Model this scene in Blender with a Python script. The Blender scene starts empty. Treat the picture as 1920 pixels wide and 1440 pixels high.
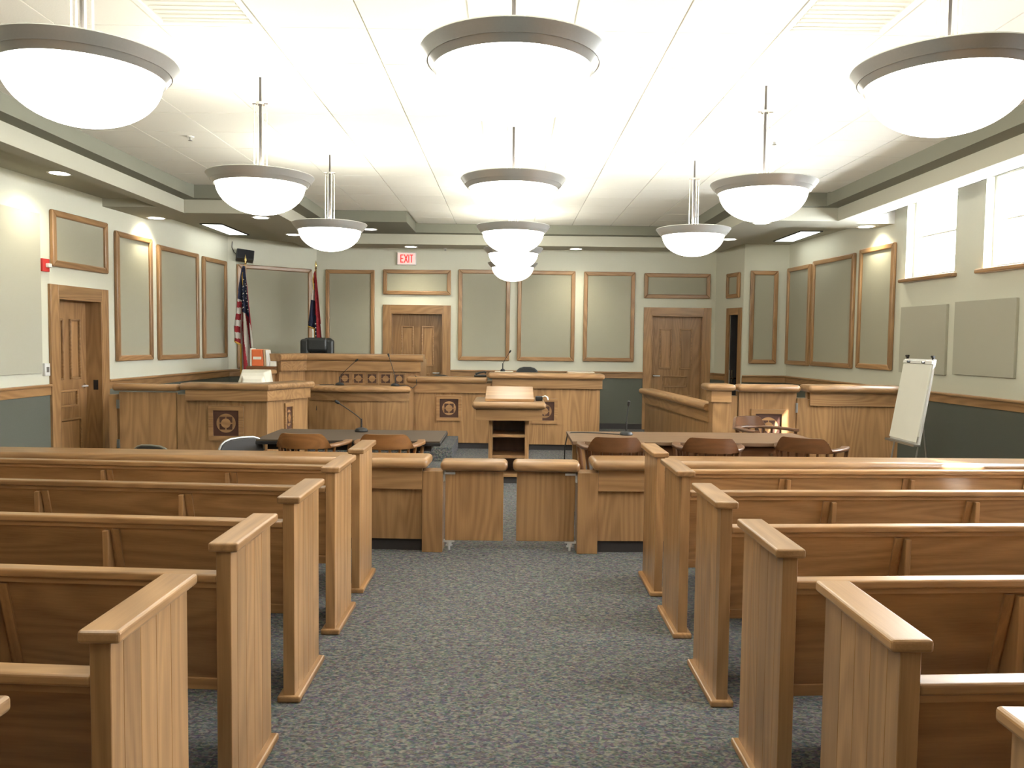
import bpy, math, random
from mathutils import Matrix, Vector
random.seed(7)
D = bpy.data
C = bpy.context.scene.collection
R = math.radians

# ------------------------------------------------------------------ camera, world, exposure
F_PX, CAM_H = 1500.0, 1.6
cam_d = D.cameras.new('camera'); cam = D.objects.new('camera', cam_d); C.objects.link(cam)
cam_d.sensor_fit = 'HORIZONTAL'; cam_d.sensor_width = 36.0; cam_d.lens = 36.0 * F_PX / 1920.0
cam_d.clip_start = 0.05; cam_d.clip_end = 200
CAM_R = (Matrix.Rotation(R(-0.19), 3, 'Z') @ Matrix.Rotation(R(90 - 3.13), 3, 'X') @ Matrix.Rotation(R(0.7), 3, 'Z'))
cam.matrix_world = Matrix.Translation((0, 0, CAM_H)) @ CAM_R.to_4x4()
bpy.context.scene.camera = cam

w = D.worlds.new('sky'); bpy.context.scene.world = w; w.use_nodes = True
bg = w.node_tree.nodes['Background']
bg.inputs['Color'].default_value = (0.92, 0.96, 1.0, 1); bg.inputs['Strength'].default_value = 48.0

sun_d = D.lights.new('sun', 'SUN'); sun_d.energy = 32.0; sun_d.angle = R(.6); sun_d.color = (1, .97, .92)
sun = D.objects.new('sun', sun_d); C.objects.link(sun)
sun.rotation_euler = Vector((-1.0, 0.81, -1.105)).to_track_quat('-Z', 'Y').to_euler()

vs = bpy.context.scene.view_settings
vs.view_transform = 'Standard'; vs.look = 'None'; vs.gamma = 1.0; vs.use_curve_mapping = False
vs.exposure = 0.48
bpy.context.scene.cycles.use_denoising = True
bpy.context.scene.cycles.max_bounces = 8
bpy.context.scene.cycles.diffuse_bounces = 5
bpy.context.scene.cycles.sample_clamp_indirect = 6.0

LAMP_COL = (1.0, 0.975, 0.87)
UP_W, BOWL_E, DOWN_W = 40.0, 5.0, 18.0

# ------------------------------------------------------------------ photo pixel -> place helpers
def ray(x, y):
    return CAM_R @ Vector(((x - 960) / F_PX, -(y - 720) / F_PX, -1.0))
def on_z(x, y, z):
    d = ray(x, y); t = (z - CAM_H) / d.z
    return Vector((d.x * t, d.y * t, z))
def on_y(x, y, Y):
    d = ray(x, y); t = Y / d.y
    return Vector((d.x * t, Y, CAM_H + d.z * t))
class Wall:
    """vertical wall plane from A to B; local x runs A->B, local -y faces the room"""
    def __init__(s, A, B):
        s.A = Vector(A); s.B = Vector(B); s.d = (s.B - s.A); s.L = s.d.length; s.d.normalize()
        s.ang = math.atan2(s.d.y, s.d.x); s.n = Vector((s.d.y, -s.d.x))
    def uz(s, x, y):
        d = ray(x, y); t = s.n.dot(s.A) / (d.x * s.n.x + d.y * s.n.y)
        p = Vector((d.x * t, d.y * t)); return (p - s.A).dot(s.d), CAM_H + d.z * t
    def pt(s, u, out=0.0, z=0.0):
        p = s.A + s.d * u + s.n * out; return Vector((p.x, p.y, z))

# ------------------------------------------------------------------ materials
M = {}
def new_mat(name):
    m = D.materials.new(name); m.use_nodes = True; M[name] = m
    nt = m.node_tree; b = nt.nodes['Principled BSDF']
    return m, nt, b
def N(nt, t, **kw):
    n = nt.nodes.new(t)
    for k, v in kw.items(): setattr(n, k, v)
    return n
def plain(name, col, rough=0.6, metal=0.0, noise=0.0, nscale=8.0, bump=0.0, spec=0.5, coat=0.0):
    m, nt, b = new_mat(name)
    b.inputs['Roughness'].default_value = rough; b.inputs['Metallic'].default_value = metal
    b.inputs['Specular IOR Level'].default_value = spec; b.inputs['Coat Weight'].default_value = coat
    tc = N(nt, 'ShaderNodeTexCoord'); no = N(nt, 'ShaderNodeTexNoise')
    no.inputs['Scale'].default_value = nscale; no.inputs['Detail'].default_value = 4
    nt.links.new(tc.outputs['Object'], no.inputs['Vector'])
    mx = N(nt, 'ShaderNodeMix', data_type='RGBA')
    mx.inputs[6].default_value = tuple(c * (1 - noise) for c in col) + (1,)
    mx.inputs[7].default_value = tuple(min(1, c * (1 + noise)) for c in col) + (1,)
    nt.links.new(no.outputs['Fac'], mx.inputs[0]); nt.links.new(mx.outputs[2], b.inputs['Base Color'])
    if bump:
        bp = N(nt, 'ShaderNodeBump'); bp.inputs['Strength'].default_value = bump; bp.inputs['Distance'].default_value = 0.004
        nt.links.new(no.outputs['Fac'], bp.inputs['Height']); nt.links.new(bp.outputs[0], b.inputs['Normal'])
    return m
def emit(name, col, st):
    m, nt, b = new_mat(name)
    b.inputs['Base Color'].default_value = tuple(c * .8 for c in col) + (1,)
    b.inputs['Emission Color'].default_value = col + (1,); b.inputs['Emission Strength'].default_value = st
    return m
def oak(name, axis, light, dark, rough=0.34, coat=0.4, ring=1.0):
    m, nt, b = new_mat(name); L = nt.links.new
    b.inputs['Roughness'].default_value = rough; b.inputs['Coat Weight'].default_value = coat
    b.inputs['Coat Roughness'].default_value = 0.24
    tc = N(nt, 'ShaderNodeTexCoord'); oi = N(nt, 'ShaderNodeObjectInfo')
    mul = N(nt, 'ShaderNodeMath', operation='MULTIPLY'); mul.inputs[1].default_value = 37.0
    L(oi.outputs['Random'], mul.inputs[0])
    add = N(nt, 'ShaderNodeVectorMath', operation='ADD'); L(tc.outputs['Object'], add.inputs[0]); L(mul.outputs[0], add.inputs[1])
    def aniso(cross, along):
        mp = N(nt, 'ShaderNodeMapping'); s = [cross] * 3; s['xyz'.index(axis)] = along
        mp.inputs['Scale'].default_value = s; L(add.outputs[0], mp.inputs['Vector']); return mp.outputs[0]
    n1 = N(nt, 'ShaderNodeTexNoise'); n1.inputs['Scale'].default_value = 1; n1.inputs['Detail'].default_value = 1.5
    L(aniso(3.4 * ring, 0.42 * ring), n1.inputs['Vector'])
    s1 = N(nt, 'ShaderNodeMath', operation='MULTIPLY'); s1.inputs[1].default_value = 95.0; L(n1.outputs['Fac'], s1.inputs[0])
    sn = N(nt, 'ShaderNodeMath', operation='SINE'); L(s1.outputs[0], sn.inputs[0])
    mr = N(nt, 'ShaderNodeMapRange'); mr.inputs[1].default_value = -1; mr.inputs[2].default_value = 1; L(sn.outputs[0], mr.inputs[0])
    n2 = N(nt, 'ShaderNodeTexNoise'); n2.inputs['Scale'].default_value = 1; n2.inputs['Detail'].default_value = 3
    L(aniso(170, 5), n2.inputs['Vector'])
    n3 = N(nt, 'ShaderNodeTexNoise'); n3.inputs['Scale'].default_value = 1; n3.inputs['Detail'].default_value = 2
    L(aniso(9, 0.5), n3.inputs['Vector'])
    f = N(nt, 'ShaderNodeMath', operation='MULTIPLY'); f.inputs[1].default_value = 0.30; L(mr.outputs[0], f.inputs[0])
    f2 = N(nt, 'ShaderNodeMath', operation='MULTIPLY_ADD'); f2.inputs[1].default_value = 0.50; L(n2.outputs['Fac'], f2.inputs[0]); L(f.outputs[0], f2.inputs[2])
    f3 = N(nt, 'ShaderNodeMath', operation='MULTIPLY_ADD'); f3.inputs[1].default_value = 0.75; L(n3.outputs['Fac'], f3.inputs[0]); L(f2.outputs[0], f3.inputs[2])
    f4 = N(nt, 'ShaderNodeMath', operation='SUBTRACT'); f4.inputs[1].default_value = 0.34; L(f3.outputs[0], f4.inputs[0])
    mx = N(nt, 'ShaderNodeMix', data_type='RGBA'); mx.inputs[6].default_value = light + (1,); mx.inputs[7].default_value = dark + (1,)
    L(f4.outputs[0], mx.inputs[0])
    hs = N(nt, 'ShaderNodeHueSaturation')
    vr = N(nt, 'ShaderNodeMapRange'); vr.inputs[3].default_value = 0.82; vr.inputs[4].default_value = 1.12; L(oi.outputs['Random'], vr.inputs[0])
    L(vr.outputs[0], hs.inputs['Value']); L(mx.outputs[2], hs.inputs['Color']); L(hs.outputs[0], b.inputs['Base Color'])
    bp = N(nt, 'ShaderNodeBump'); bp.inputs['Strength'].default_value = 0.12; bp.inputs['Distance'].default_value = 0.001
    L(n2.outputs['Fac'], bp.inputs['Height']); L(bp.outputs[0], b.inputs['Normal'])
    return m
OL, OD = (0.485, 0.280, 0.124), (0.195, 0.095, 0.035)
for ax in 'xyz': oak('oak_' + ax, ax, OL, OD)
for ax in 'xyz': oak('chair_' + ax, ax, (0.27, 0.125, 0.040), (0.15, 0.062, 0.018), 0.36, 0.2)
for ax in 'xyz': oak('brown_' + ax, ax, (0.16, 0.068, 0.026), (0.085, 0.034, 0.012), 0.36, 0.15)
oak('table_x', 'x', (0.17, 0.098, 0.050), (0.105, 0.058, 0.028), 0.42, 0.0)
plain('inlay', (0.075, 0.032, 0.022), 0.4, noise=.2)
plain('wall', (0.69, 0.685, 0.565), 0.85, noise=.02, nscale=40, bump=.05)
plain('soffit', (0.45, 0.44, 0.355), 0.9, noise=.02, nscale=30)
plain('olive', (0.20, 0.20, 0.155), 0.9, noise=.02, nscale=30)
plain('wainscot', (0.120, 0.125, 0.100), 0.95, noise=.10, nscale=140, bump=.2)
plain('kick', (0.035, 0.030, 0.030), 0.6, noise=.1)
plain('fabric', (0.41, 0.395, 0.305), 1.0, noise=.07, nscale=260, bump=.3, spec=.1)
plain('fabric_light', (0.47, 0.455, 0.365), 1.0, noise=.06, nscale=260, bump=.3, spec=.1)
plain('tile', (0.80, 0.79, 0.72), 0.95, noise=.03, nscale=90, bump=.2)
plain('grid', (0.74, 0.73, 0.66), 0.7)
plain('white', (0.80, 0.80, 0.77), 0.6, noise=.02)
plain('cream', (0.74, 0.72, 0.62), 0.5, noise=.03)
plain('paper', (0.82, 0.82, 0.74), 0.9, noise=.03, nscale=5)
plain('black', (0.012, 0.012, 0.013), 0.45, noise=.2)
plain('leather', (0.016, 0.018, 0.018), 0.38, noise=.2, nscale=60, bump=.4)
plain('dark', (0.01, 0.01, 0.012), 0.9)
plain('grey_seat', (0.05, 0.047, 0.045), 0.9, noise=.15, nscale=200)
plain('pewter', (0.42, 0.42, 0.40), 0.4, metal=.9)
plain('chrome', (0.85, 0.85, 0.85), 0.12, metal=1.0)
plain('steel', (0.46, 0.465, 0.45), 0.28, metal=.5, noise=.05, nscale=120)
plain('rod', (0.78, 0.77, 0.72), 0.25, metal=.6)
plain('glint_steel', (0.78, 0.79, 0.81), 0.28, metal=.25)  # pale and barely metallic: bright glint on fittings put into the colour
plain('stem', (0.10, 0.09, 0.085), 0.35, metal=.7)
plain('red', (0.55, 0.03, 0.025), 0.4)
plain('flag_red', (0.36, 0.022, 0.030), 0.8, noise=.1)
plain('flag_white', (0.66, 0.62, 0.55), 0.8, noise=.05)
plain('flag_blue', (0.022, 0.028, 0.065), 0.8, noise=.1)
plain('gold', (0.62, 0.36, 0.05), 0.6, noise=.2, nscale=100)
plain('brass', (0.75, 0.55, 0.22), 0.25, metal=1)
plain('orange', (0.70, 0.16, 0.05), 0.6)
plain('tan', (0.50, 0.36, 0.22), 0.7)
plain('fold_top', (0.075, 0.052, 0.034), 0.55, noise=.15, nscale=60, spec=.25)
emit('bowl', LAMP_COL, BOWL_E)
emit('lens', (1.0, 0.97, 0.86), 7.0)
emit('troffer', (0.97, 1.0, 0.93), 3.2)
emit('exit_red', (1.0, 0.02, 0.015), 0.75)
emit('exit_face', (1.0, 0.72, 0.66), 0.36)
emit('strobe', (0.9, 0.95, 1.0), 0.0)
# carpet
def carpet():
    m, nt, b = new_mat('carpet'); L = nt.links.new
    tc = N(nt, 'ShaderNodeTexCoord')
    mp = N(nt, 'ShaderNodeMapping'); mp.inputs['Scale'].default_value = (38, 62, 50); L(tc.outputs['Object'], mp.inputs['Vector'])
    a = N(nt, 'ShaderNodeTexNoise'); a.inputs['Scale'].default_value = 1; a.inputs['Detail'].default_value = 2.5; a.inputs['Distortion'].default_value = 1.2; L(mp.outputs[0], a.inputs['Vector'])
    v = N(nt, 'ShaderNodeTexVoronoi'); v.inputs['Scale'].default_value = 75; L(tc.outputs['Object'], v.inputs['Vector'])
    cr = N(nt, 'ShaderNodeValToRGB'); e = cr.color_ramp.elements
    e[0].position = .36; e[0].color = (0.048, 0.055, 0.066, 1); e[1].position = .66; e[1].color = (0.205, 0.195, 0.165, 1)
    k = cr.color_ramp.elements.new(.5); k.color = (0.096, 0.103, 0.112, 1)
    L(a.outputs['Fac'], cr.inputs[0])
    mx = N(nt, 'ShaderNodeMix', data_type='RGBA'); mx.inputs[0].default_value = .05
    L(cr.outputs[0], mx.inputs[6]); L(v.outputs['Color'], mx.inputs[7])
    mu = N(nt, 'ShaderNodeMix', data_type='RGBA', blend_type='MULTIPLY'); mu.inputs[0].default_value = 1
    mu.inputs[7].default_value = (1.0, 0.975, 0.96, 1); L(mx.outputs[2], mu.inputs[6])
    hs = N(nt, 'ShaderNodeHueSaturation'); hs.inputs['Saturation'].default_value = .8; L(mu.outputs[2], hs.inputs['Color'])
    L(hs.outputs[0], b.inputs['Base Color'])
    b.inputs['Roughness'].default_value = 1; b.inputs['Specular IOR Level'].default_value = .05
    bp = N(nt, 'ShaderNodeBump'); bp.inputs['Strength'].default_value = .6; bp.inputs['Distance'].default_value = .004
    L(a.outputs['Fac'], bp.inputs['Height']); L(bp.outputs[0], b.inputs['Normal'])
carpet()
def glass():
    m, nt, b = new_mat('glass'); L = nt.links.new
    out = nt.nodes['Material Output']; nt.nodes.remove(b)
    t = N(nt, 'ShaderNodeBsdfTransparent'); g = N(nt, 'ShaderNodeBsdfGlossy'); g.inputs['Roughness'].default_value = .02
    mx = N(nt, 'ShaderNodeMixShader'); mx.inputs[0].default_value = .05; L(t.outputs[0], mx.inputs[1]); L(g.outputs[0], mx.inputs[2]); L(mx.outputs[0], out.inputs[0])
glass()

# ------------------------------------------------------------------ mesh builder
class MB:
    def __init__(s): s.v = []; s.f = []; s.mi = []; s.cur = 0
    def _add(s, vs, fs):
        o = len(s.v); s.v += [tuple(p) for p in vs]
        for f in fs: s.f.append(tuple(i + o for i in f)); s.mi.append(s.cur)
        return s
    def box(s, x0, x1, y0, y1, z0, z1):
        x0, x1 = min(x0, x1), max(x0, x1); y0, y1 = min(y0, y1), max(y0, y1); z0, z1 = min(z0, z1), max(z0, z1)
        return s._add([(x0, y0, z0), (x1, y0, z0), (x1, y1, z0), (x0, y1, z0), (x0, y0, z1), (x1, y0, z1), (x1, y1, z1), (x0, y1, z1)],
                      [(0, 3, 2, 1), (4, 5, 6, 7), (0, 1, 5, 4), (1, 2, 6, 5), (2, 3, 7, 6), (3, 0, 4, 7)])
    def hexa(s, b, t):   # bottom quad and top quad (counter-clockwise from above)
        return s._add(list(b) + list(t), [(3, 2, 1, 0), (4, 5, 6, 7), (0, 1, 5, 4), (1, 2, 6, 5), (2, 3, 7, 6), (3, 0, 4, 7)])
    def prism(s, poly, z0, z1):   # poly ccw in xy
        n = len(poly)
        return s._add([(x, y, z0) for x, y in poly] + [(x, y, z1) for x, y in poly],
                      [tuple(range(n - 1, -1, -1)), tuple(range(n, 2 * n))] + [(i, (i + 1) % n, n + (i + 1) % n, n + i) for i in range(n)])
    def prism_x(s, poly, x0, x1):  # poly in (y,z)
        n = len(poly)
        return s._add([(x0, y, z) for y, z in poly] + [(x1, y, z) for y, z in poly],
                      [tuple(range(n - 1, -1, -1)), tuple(range(n, 2 * n))] + [(i, (i + 1) % n, n + (i + 1) % n, n + i) for i in range(n)])
    def prism_y(s, poly, y0, y1):  # poly in (x,z), ccw seen from -y
        n = len(poly)
        return s._add([(x, y0, z) for x, z in poly] + [(x, y1, z) for x, z in poly],
                      [tuple(range(n)), tuple(range(2 * n - 1, n - 1, -1))] + [(i, n + i, n + (i + 1) % n, (i + 1) % n) for i in range(n)])
    def tube(s, pts, r, seg=8, cap=True):
        pts = [Vector(p) for p in pts]; rs = r if isinstance(r, (list, tuple)) else [r] * len(pts)
        vs = []; up = None
        for i, p in enumerate(pts):
            t = (pts[min(i + 1, len(pts) - 1)] - pts[max(i - 1, 0)]).normalized()
            if up is None: up = Vector((0, 0, 1)) if abs(t.z) < .9 else Vector((1, 0, 0))
            a = t.cross(up).normalized(); up = a.cross(t).normalized()
            for k in range(seg):
                an = 2 * math.pi * k / seg; vs.append(p + a * (math.cos(an) * rs[i]) + up * (math.sin(an) * rs[i]))
        fs = []
        for i in range(len(pts) - 1):
            for k in range(seg): fs.append((i * seg + k, i * seg + (k + 1) % seg, (i + 1) * seg + (k + 1) % seg, (i + 1) * seg + k))
        if cap: fs.append(tuple(range(seg - 1, -1, -1))); fs.append(tuple((len(pts) - 1) * seg + k for k in range(seg)))
        return s._add(vs, fs)
    def lathe(s, prof, seg=48, c=(0, 0, 0)):   # prof (r,z) list
        vs = []; fs = []; n = len(prof)
        for r, z in prof:
            for k in range(seg):
                a = 2 * math.pi * k / seg; vs.append((c[0] + r * math.cos(a), c[1] + r * math.sin(a), c[2] + z))
        for i in range(n - 1):
            for k in range(seg): fs.append((i * seg + k, i * seg + (k + 1) % seg, (i + 1) * seg + (k + 1) % seg, (i + 1) * seg + k))
        return s._add(vs, fs)
    def sweep(s, path, prof):   # path of (x,y), prof of (d,z): d to the right of the walking direction; mitred
        P = [Vector(p) for p in path]; n = len(prof); vs = []
        for i, p in enumerate(P):
            d0 = (P[i] - P[i - 1]).normalized() if i else (P[1] - P[0]).normalized()
            d1 = (P[i + 1] - P[i]).normalized() if i < len(P) - 1 else d0
            n0 = Vector((d0.y, -d0.x)); n1 = Vector((d1.y, -d1.x)); m = (n0 + n1).normalized(); k = 1 / max(.3, m.dot(n0))
            for d, z in prof: vs.append((p.x + m.x * d * k, p.y + m.y * d * k, z))
        fs = []
        for i in range(len(P) - 1):
            for k in range(n): fs.append((i * n + k, (i + 1) * n + k, (i + 1) * n + (k + 1) % n, i * n + (k + 1) % n))
        fs.append(tuple(range(n))); fs.append(tuple((len(P) - 1) * n + k for k in range(n - 1, -1, -1)))
        return s._add(vs, fs)
    def mesh(s, name, mats, smooth=False, ang=35):
        me = D.meshes.new(name); me.from_pydata(s.v, [], s.f)
        for m in (mats if isinstance(mats, (list, tuple)) else [mats]): me.materials.append(M[m])
        for p, i in zip(me.polygons, s.mi): p.material_index = i
        me.update()
        import bmesh
        bm = bmesh.new(); bm.from_mesh(me); bmesh.ops.recalc_face_normals(bm, faces=bm.faces); bm.to_mesh(me); bm.free()
        if smooth:
            for p in me.polygons: p.use_smooth = True
            me.set_sharp_from_angle(angle=R(ang))
        return me
def rprof(d0, d1, z0, z1, r, seg=4, back_r=None):
    """rounded rectangle profile (d,z), clockwise"""
    out = []; br = r if back_r is None else back_r
    for (cx, cz, a0, rr) in ((d1 - r, z1 - r, 90, r), (d1 - r, z0 + r, 0, r), (d0 + br, z0 + br, -90, br), (d0 + br, z1 - br, -180, br)):
        for k in range(seg + 1):
            a = R(a0 - 90 * k / seg); out.append((cx + rr * math.cos(a), cz + rr * math.sin(a)))
    return out
def link(o, parent=None):
    C.objects.link(o)
    if parent is not None: o.parent = parent
    return o
def part(name, mb, mats, parent=None, bevel=0.0, seg=2, smooth=False, ang=35, label=None):
    me = mb.mesh(name, mats, smooth or bevel > 0.012, ang) if isinstance(mb, MB) else mb
    o = link(D.objects.new(name, me), parent)
    if bevel:
        b = o.modifiers.new('bevel', 'BEVEL'); b.width = bevel; b.segments = seg; b.limit_method = 'ANGLE'; b.angle_limit = R(40)
    if label: o['label'] = label
    return o
def tag(o, label, cat, group=None, kind=None):
    o['label'] = label; o['category'] = cat
    if group: o['group'] = group
    if kind: o['kind'] = kind
    return o
def thing(name, label, cat, loc=(0, 0, 0), rz=0.0, group=None, kind=None):
    o = D.objects.new(name, None); o.empty_display_size = .1; link(o)
    o.location = loc; o.rotation_euler = (0, 0, rz)
    return tag(o, label, cat, group, kind)
def copy_tree(o, parent=None):
    c = o.copy(); C.objects.link(c)
    if parent is not None: c.parent = parent
    for ch in list(o.children): copy_tree(ch, c)
    return c
B = lambda *a: MB().box(*a)

# ------------------------------------------------------------------ walls and their openings
W_L = Wall((-6.10, -4.5), (-4.76, 13.56))
W_CL = Wall((-4.76, 13.56), (-3.52, 14.6))
W_B = Wall((-3.52, 14.6), (3.73, 14.6))
W_RR = Wall((3.73, 14.6), (3.98, 13.7))
W_RF = Wall((3.98, 13.7), (4.74, 13.7))
W_R = Wall((4.74, 13.7), (6.28, -4.5))
W_N = Wall((6.28, -4.5), (-6.10, -4.5))
ZTOP, Z_OUT, Z_BORD, Z_LEDGE, Z_TRAY = 3.95, 3.28, 3.18, 3.35, 3.5
def wall(name, W, label, openings=(), ext=(0.0, 0.0), th=0.22, z1=ZTOP, wains=True, skips=()):
    us = sorted({-ext[0], W.L + ext[1]} | {u for o in openings for u in o[:2]}); zs = sorted({0.0, z1} | {z for o in openings for z in o[2:4]})
    mb = MB()
    for a, b in zip(us, us[1:]):
        for c, d in zip(zs, zs[1:]):
            um, zm = (a + b) / 2, (c + d) / 2
            if any(o[0] < um < o[1] and o[2] < zm < o[3] for o in openings): continue
            mb.box(a, b, 0, th, c, d)
    o = part(name, mb, 'wall'); o.location = (W.A.x, W.A.y, 0); o.rotation_euler.z = W.ang
    tag(o, label, 'wall', kind='structure')
    if wains:
        cuts = sorted([(s[0], s[1]) for s in skips]); u = 0.0; segs = []
        for a, b in cuts:
            if a > u: segs.append((u, a))
            u = b
        if u < W.L: segs.append((u, W.L))
        for a, b in segs:
            part('wainscot', B(a, b, -.006, 0.0, .0, 1.0), 'wainscot', o)
            t = part('chair_rail', B(a, b, -.022, -.006, .93, 1.03), 'oak_x', o, .002)
            part('rail_cap', B(a, b, -.045, 0.0, 1.02, 1.052), 'oak_x', o, .012, 3)
            part('base_strip', B(a, b, -.014, -.006, 0, .10), 'kick', o)
    return o

# door openings measured on their walls
def door_uz(W, x0, x1, ytop, xm):
    return W.uz(x0, 640)[0], W.uz(x1, 640)[0], W.uz(xm, ytop)[1]
dl0, dl1, dlz = door_uz(W_L, 91, 200, 548, 150); dlz = W_L.uz(145, 538)[1]
d10, d11, d1z = door_uz(W_B, 718, 845, 572, 780)
d20, d21, d2z = door_uz(W_B, 1206, 1332, 577, 1270)
d30, d31, d3z = door_uz(W_RR, 1363, 1391, 578, 1370)
d30, d31 = max(d30, .30), min(d31, W_RR.L - .03)
CW = .14   # casing width
def op(a, b, z): return (a + CW, b - CW, 0.0, z - CW)
winA0, winAz = W_R.uz(1697, 528); winA1, _ = W_R.uz(1789, 513)
winB0, winBz = W_R.uz(1843, 506); winB1 = winB0 + (winA1 - winA0)
WZ0, WZ1 = 2.44, 3.47
wspan = winB0 - winA0; wins = [(winA0 + k * wspan, winA1 + k * wspan) for k in range(6)]
wins = [(a, b) for a, b in wins if b < W_R.L - .2]
wall('wall_left', W_L, 'cream wall with fabric panels and a door beside the flag corner', [op(dl0, dl1, dlz)], (0.2, 0.0), skips=[(dl0, dl1)])
wall('wall_back_left', W_CL, 'angled cream corner wall behind the striped flag', ext=(.2, .2))
wall('wall_back', W_B, 'cream end wall with two oak doors and an exit sign', [op(d10, d11, d1z), op(d20, d21, d2z)], ext=(.1, .1), skips=[(d10, d11), (d20, d21)])
wall('wall_back_right', W_RR, 'short cream return wall with a dark doorway', [(d30 + .07, d31 - .07, 0, d3z - .10)], skips=[(d30, W_RR.L)])
wall('wall_right_front', W_RF, 'narrow cream wall facing the pews beside the dark doorway', th=.12)
wall('wall_right', W_R, 'cream wall with high windows over fabric panels', [(a, b, WZ0, WZ1) for a, b in wins], (0.0, .2))
wr = wall('wall_rear', W_N, 'plain olive wall behind the last pews', ext=(.2, .2)); wr.data.materials[0] = M['olive']

# ------------------------------------------------------------------ floor and platform
fl = part('floor', B(-6.3, 6.5, -4.9, 15.2, -.12, 0), 'carpet'); tag(fl, 'grey blue speckled carpet floor of the courtroom', 'floor', kind='structure')
pm = MB(); pm.box(-2.62, -.74, 10.45, 11.66, 0, .19).box(-4.9, -1.50, 11.66, 13.4, 0, .19)
pm.box(-4.2, -1.52, 12.55, 13.4, .19, .38)
pf = part('floor_platform', pm, 'carpet', None, .008); tag(pf, 'carpeted raised step in front of the bench desks', 'platform', kind='structure')

# ------------------------------------------------------------------ ceiling: slab, tiles, two-step tray
TX = .635
ce = part('ceiling', MB().prism([(-6.3, -4.9), (6.45, -4.9), (4.90, 13.7), (4.90, 15.2), (-6.3, 15.2)], Z_TRAY + .016, ZTOP + .02), 'grid')
tag(ce, 'white tiled tray ceiling with stepped olive and cream edges', 'ceiling', kind='structure')
def ring(void, x0, x1, y0, y1):
    """cells of [x0..x1]x[y0..y1] that lie outside every void box"""
    xs = sorted({x0, x1} | {v for b in void for v in b[:2]}); ys = sorted({y0, y1} | {v for b in void for v in b[2:]})
    out = []
    for c, d in zip(ys, ys[1:]):
        run = None
        for a, b in zip(xs, xs[1:]):
            inside = any(v[0] < (a + b) / 2 < v[1] and v[2] < (c + d) / 2 < v[3] for v in void)
            if inside or a < x0 or b > x1 or c < y0 or d > y1:
                if run: out.append((run[0], run[1], c, d)); run = None
            else: run = (a, b) if run is None else (run[0], b)
        if run: out.append((run[0], run[1], c, d))
    return out
REC = (4.50, 6.5, -4.4, 10.55)          # light well in front of the windows
UP = [(-4.02, 4.0, -4.2, 10.25), (-2.78, 2.82, 10.2, 12.12), (-1.57, 2.82, 12.1, 13.28)]
LO = [(-4.2, 4.2, -4.2, 10.38), (-3.0, 3.02, 10.3, 13.48)]
mb = MB()
for a, b, c, d in ring(UP + [REC], -6.3, 6.5, -4.9, 15.2): mb.box(a, b, c, d, Z_LEDGE, Z_TRAY + .05)
part('tray_edge', mb, 'olive', ce)
OUTV = [(-6.0, -4.36, -4.2, 9.95), (-6.0, -3.63, 10.97, 14.9), (3.66, 6.2, 10.97, 14.9), (-3.64, 3.67, 14.05, 14.9)]
mb = MB()
for a, b, c, d in ring(LO + OUTV + [REC], -6.3, 6.5, -4.9, 15.2): mb.box(a, b, c, d, Z_BORD, Z_LEDGE)
part('border_beam', mb, 'soffit', ce)
mb = MB()
for a, b, c, d in OUTV[:3] + [(-3.63, 3.66, 14.05, 14.9)]: mb.box(a, b, c, d, Z_OUT, Z_LEDGE)
part('outer_ceiling', mb, 'soffit', ce)
part('well_side', B(4.485, 4.50, -4.4, 10.55, Z_BORD, Z_TRAY + .05), 'white', ce)
part('well_end', B(4.50, 5.6, 10.535, 10.55, Z_BORD, Z_TRAY + .05), 'white', ce)
part('well_top', MB().prism([(4.50, -4.4), (6.27, -4.4), (5.01, 10.55), (4.50, 10.55)], Z_TRAY + .004, Z_TRAY + .016), 'white', ce)
tile_me = B(0, TX - .010, 0, TX - .010, 0, .016).mesh('ceiling_tile', 'tile')
vents = [on_z(392, 4, Z_TRAY), on_z(1560, 8, Z_TRAY)]
gx0 = -.905 - TX * 6; gy0 = 13.28 - TX * 21
vent_cells = {(int((v.x - gx0) // TX), int((v.y - gy0) // TX)) for v in vents}
for i in range(14):
    for j in range(21):
        x, y = gx0 + i * TX, gy0 + j * TX
        if y < 1.5: continue
        xl, xr = (-4.02, 4.0) if y + TX < 10.5 else ((-2.78, 2.82) if y + TX < 12.3 else (-1.57, 2.82))
        if x + TX < xl + .05 or x > xr - .05: continue
        if (i, j) in vent_cells: continue
        t = part('ceiling_tile', tile_me, None, ce); t.location = (x + .005, y + .005, Z_TRAY)
k = 0
for (i, j) in vent_cells:
    lab = ['square perforated white ceiling vent nearer the windows', 'square perforated white ceiling vent farther from the windows'][0 if gx0 + i * TX > 0 else 1]
    v = thing('ceiling_vent', lab, 'vent', (gx0 + i * TX + .007, gy0 + j * TX + .007, Z_TRAY))
    s = TX - .014; mb = MB()
    mb.box(0, s, 0, .035, 0, .02).box(0, s, s - .035, s, 0, .02).box(0, .035, .035, s - .035, 0, .02).box(s - .035, s, .035, s - .035, 0, .02)
    part('frame', mb, 'white', v)
    part('perforated_panel', B(.035, s - .035, .035, s - .035, .012, .02), 'grid', v)
    for q in range(9): part('slat', B(.05, s - .05, .06 + q * .06, .078 + q * .06, .004, .012), 'grid', v)

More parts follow.
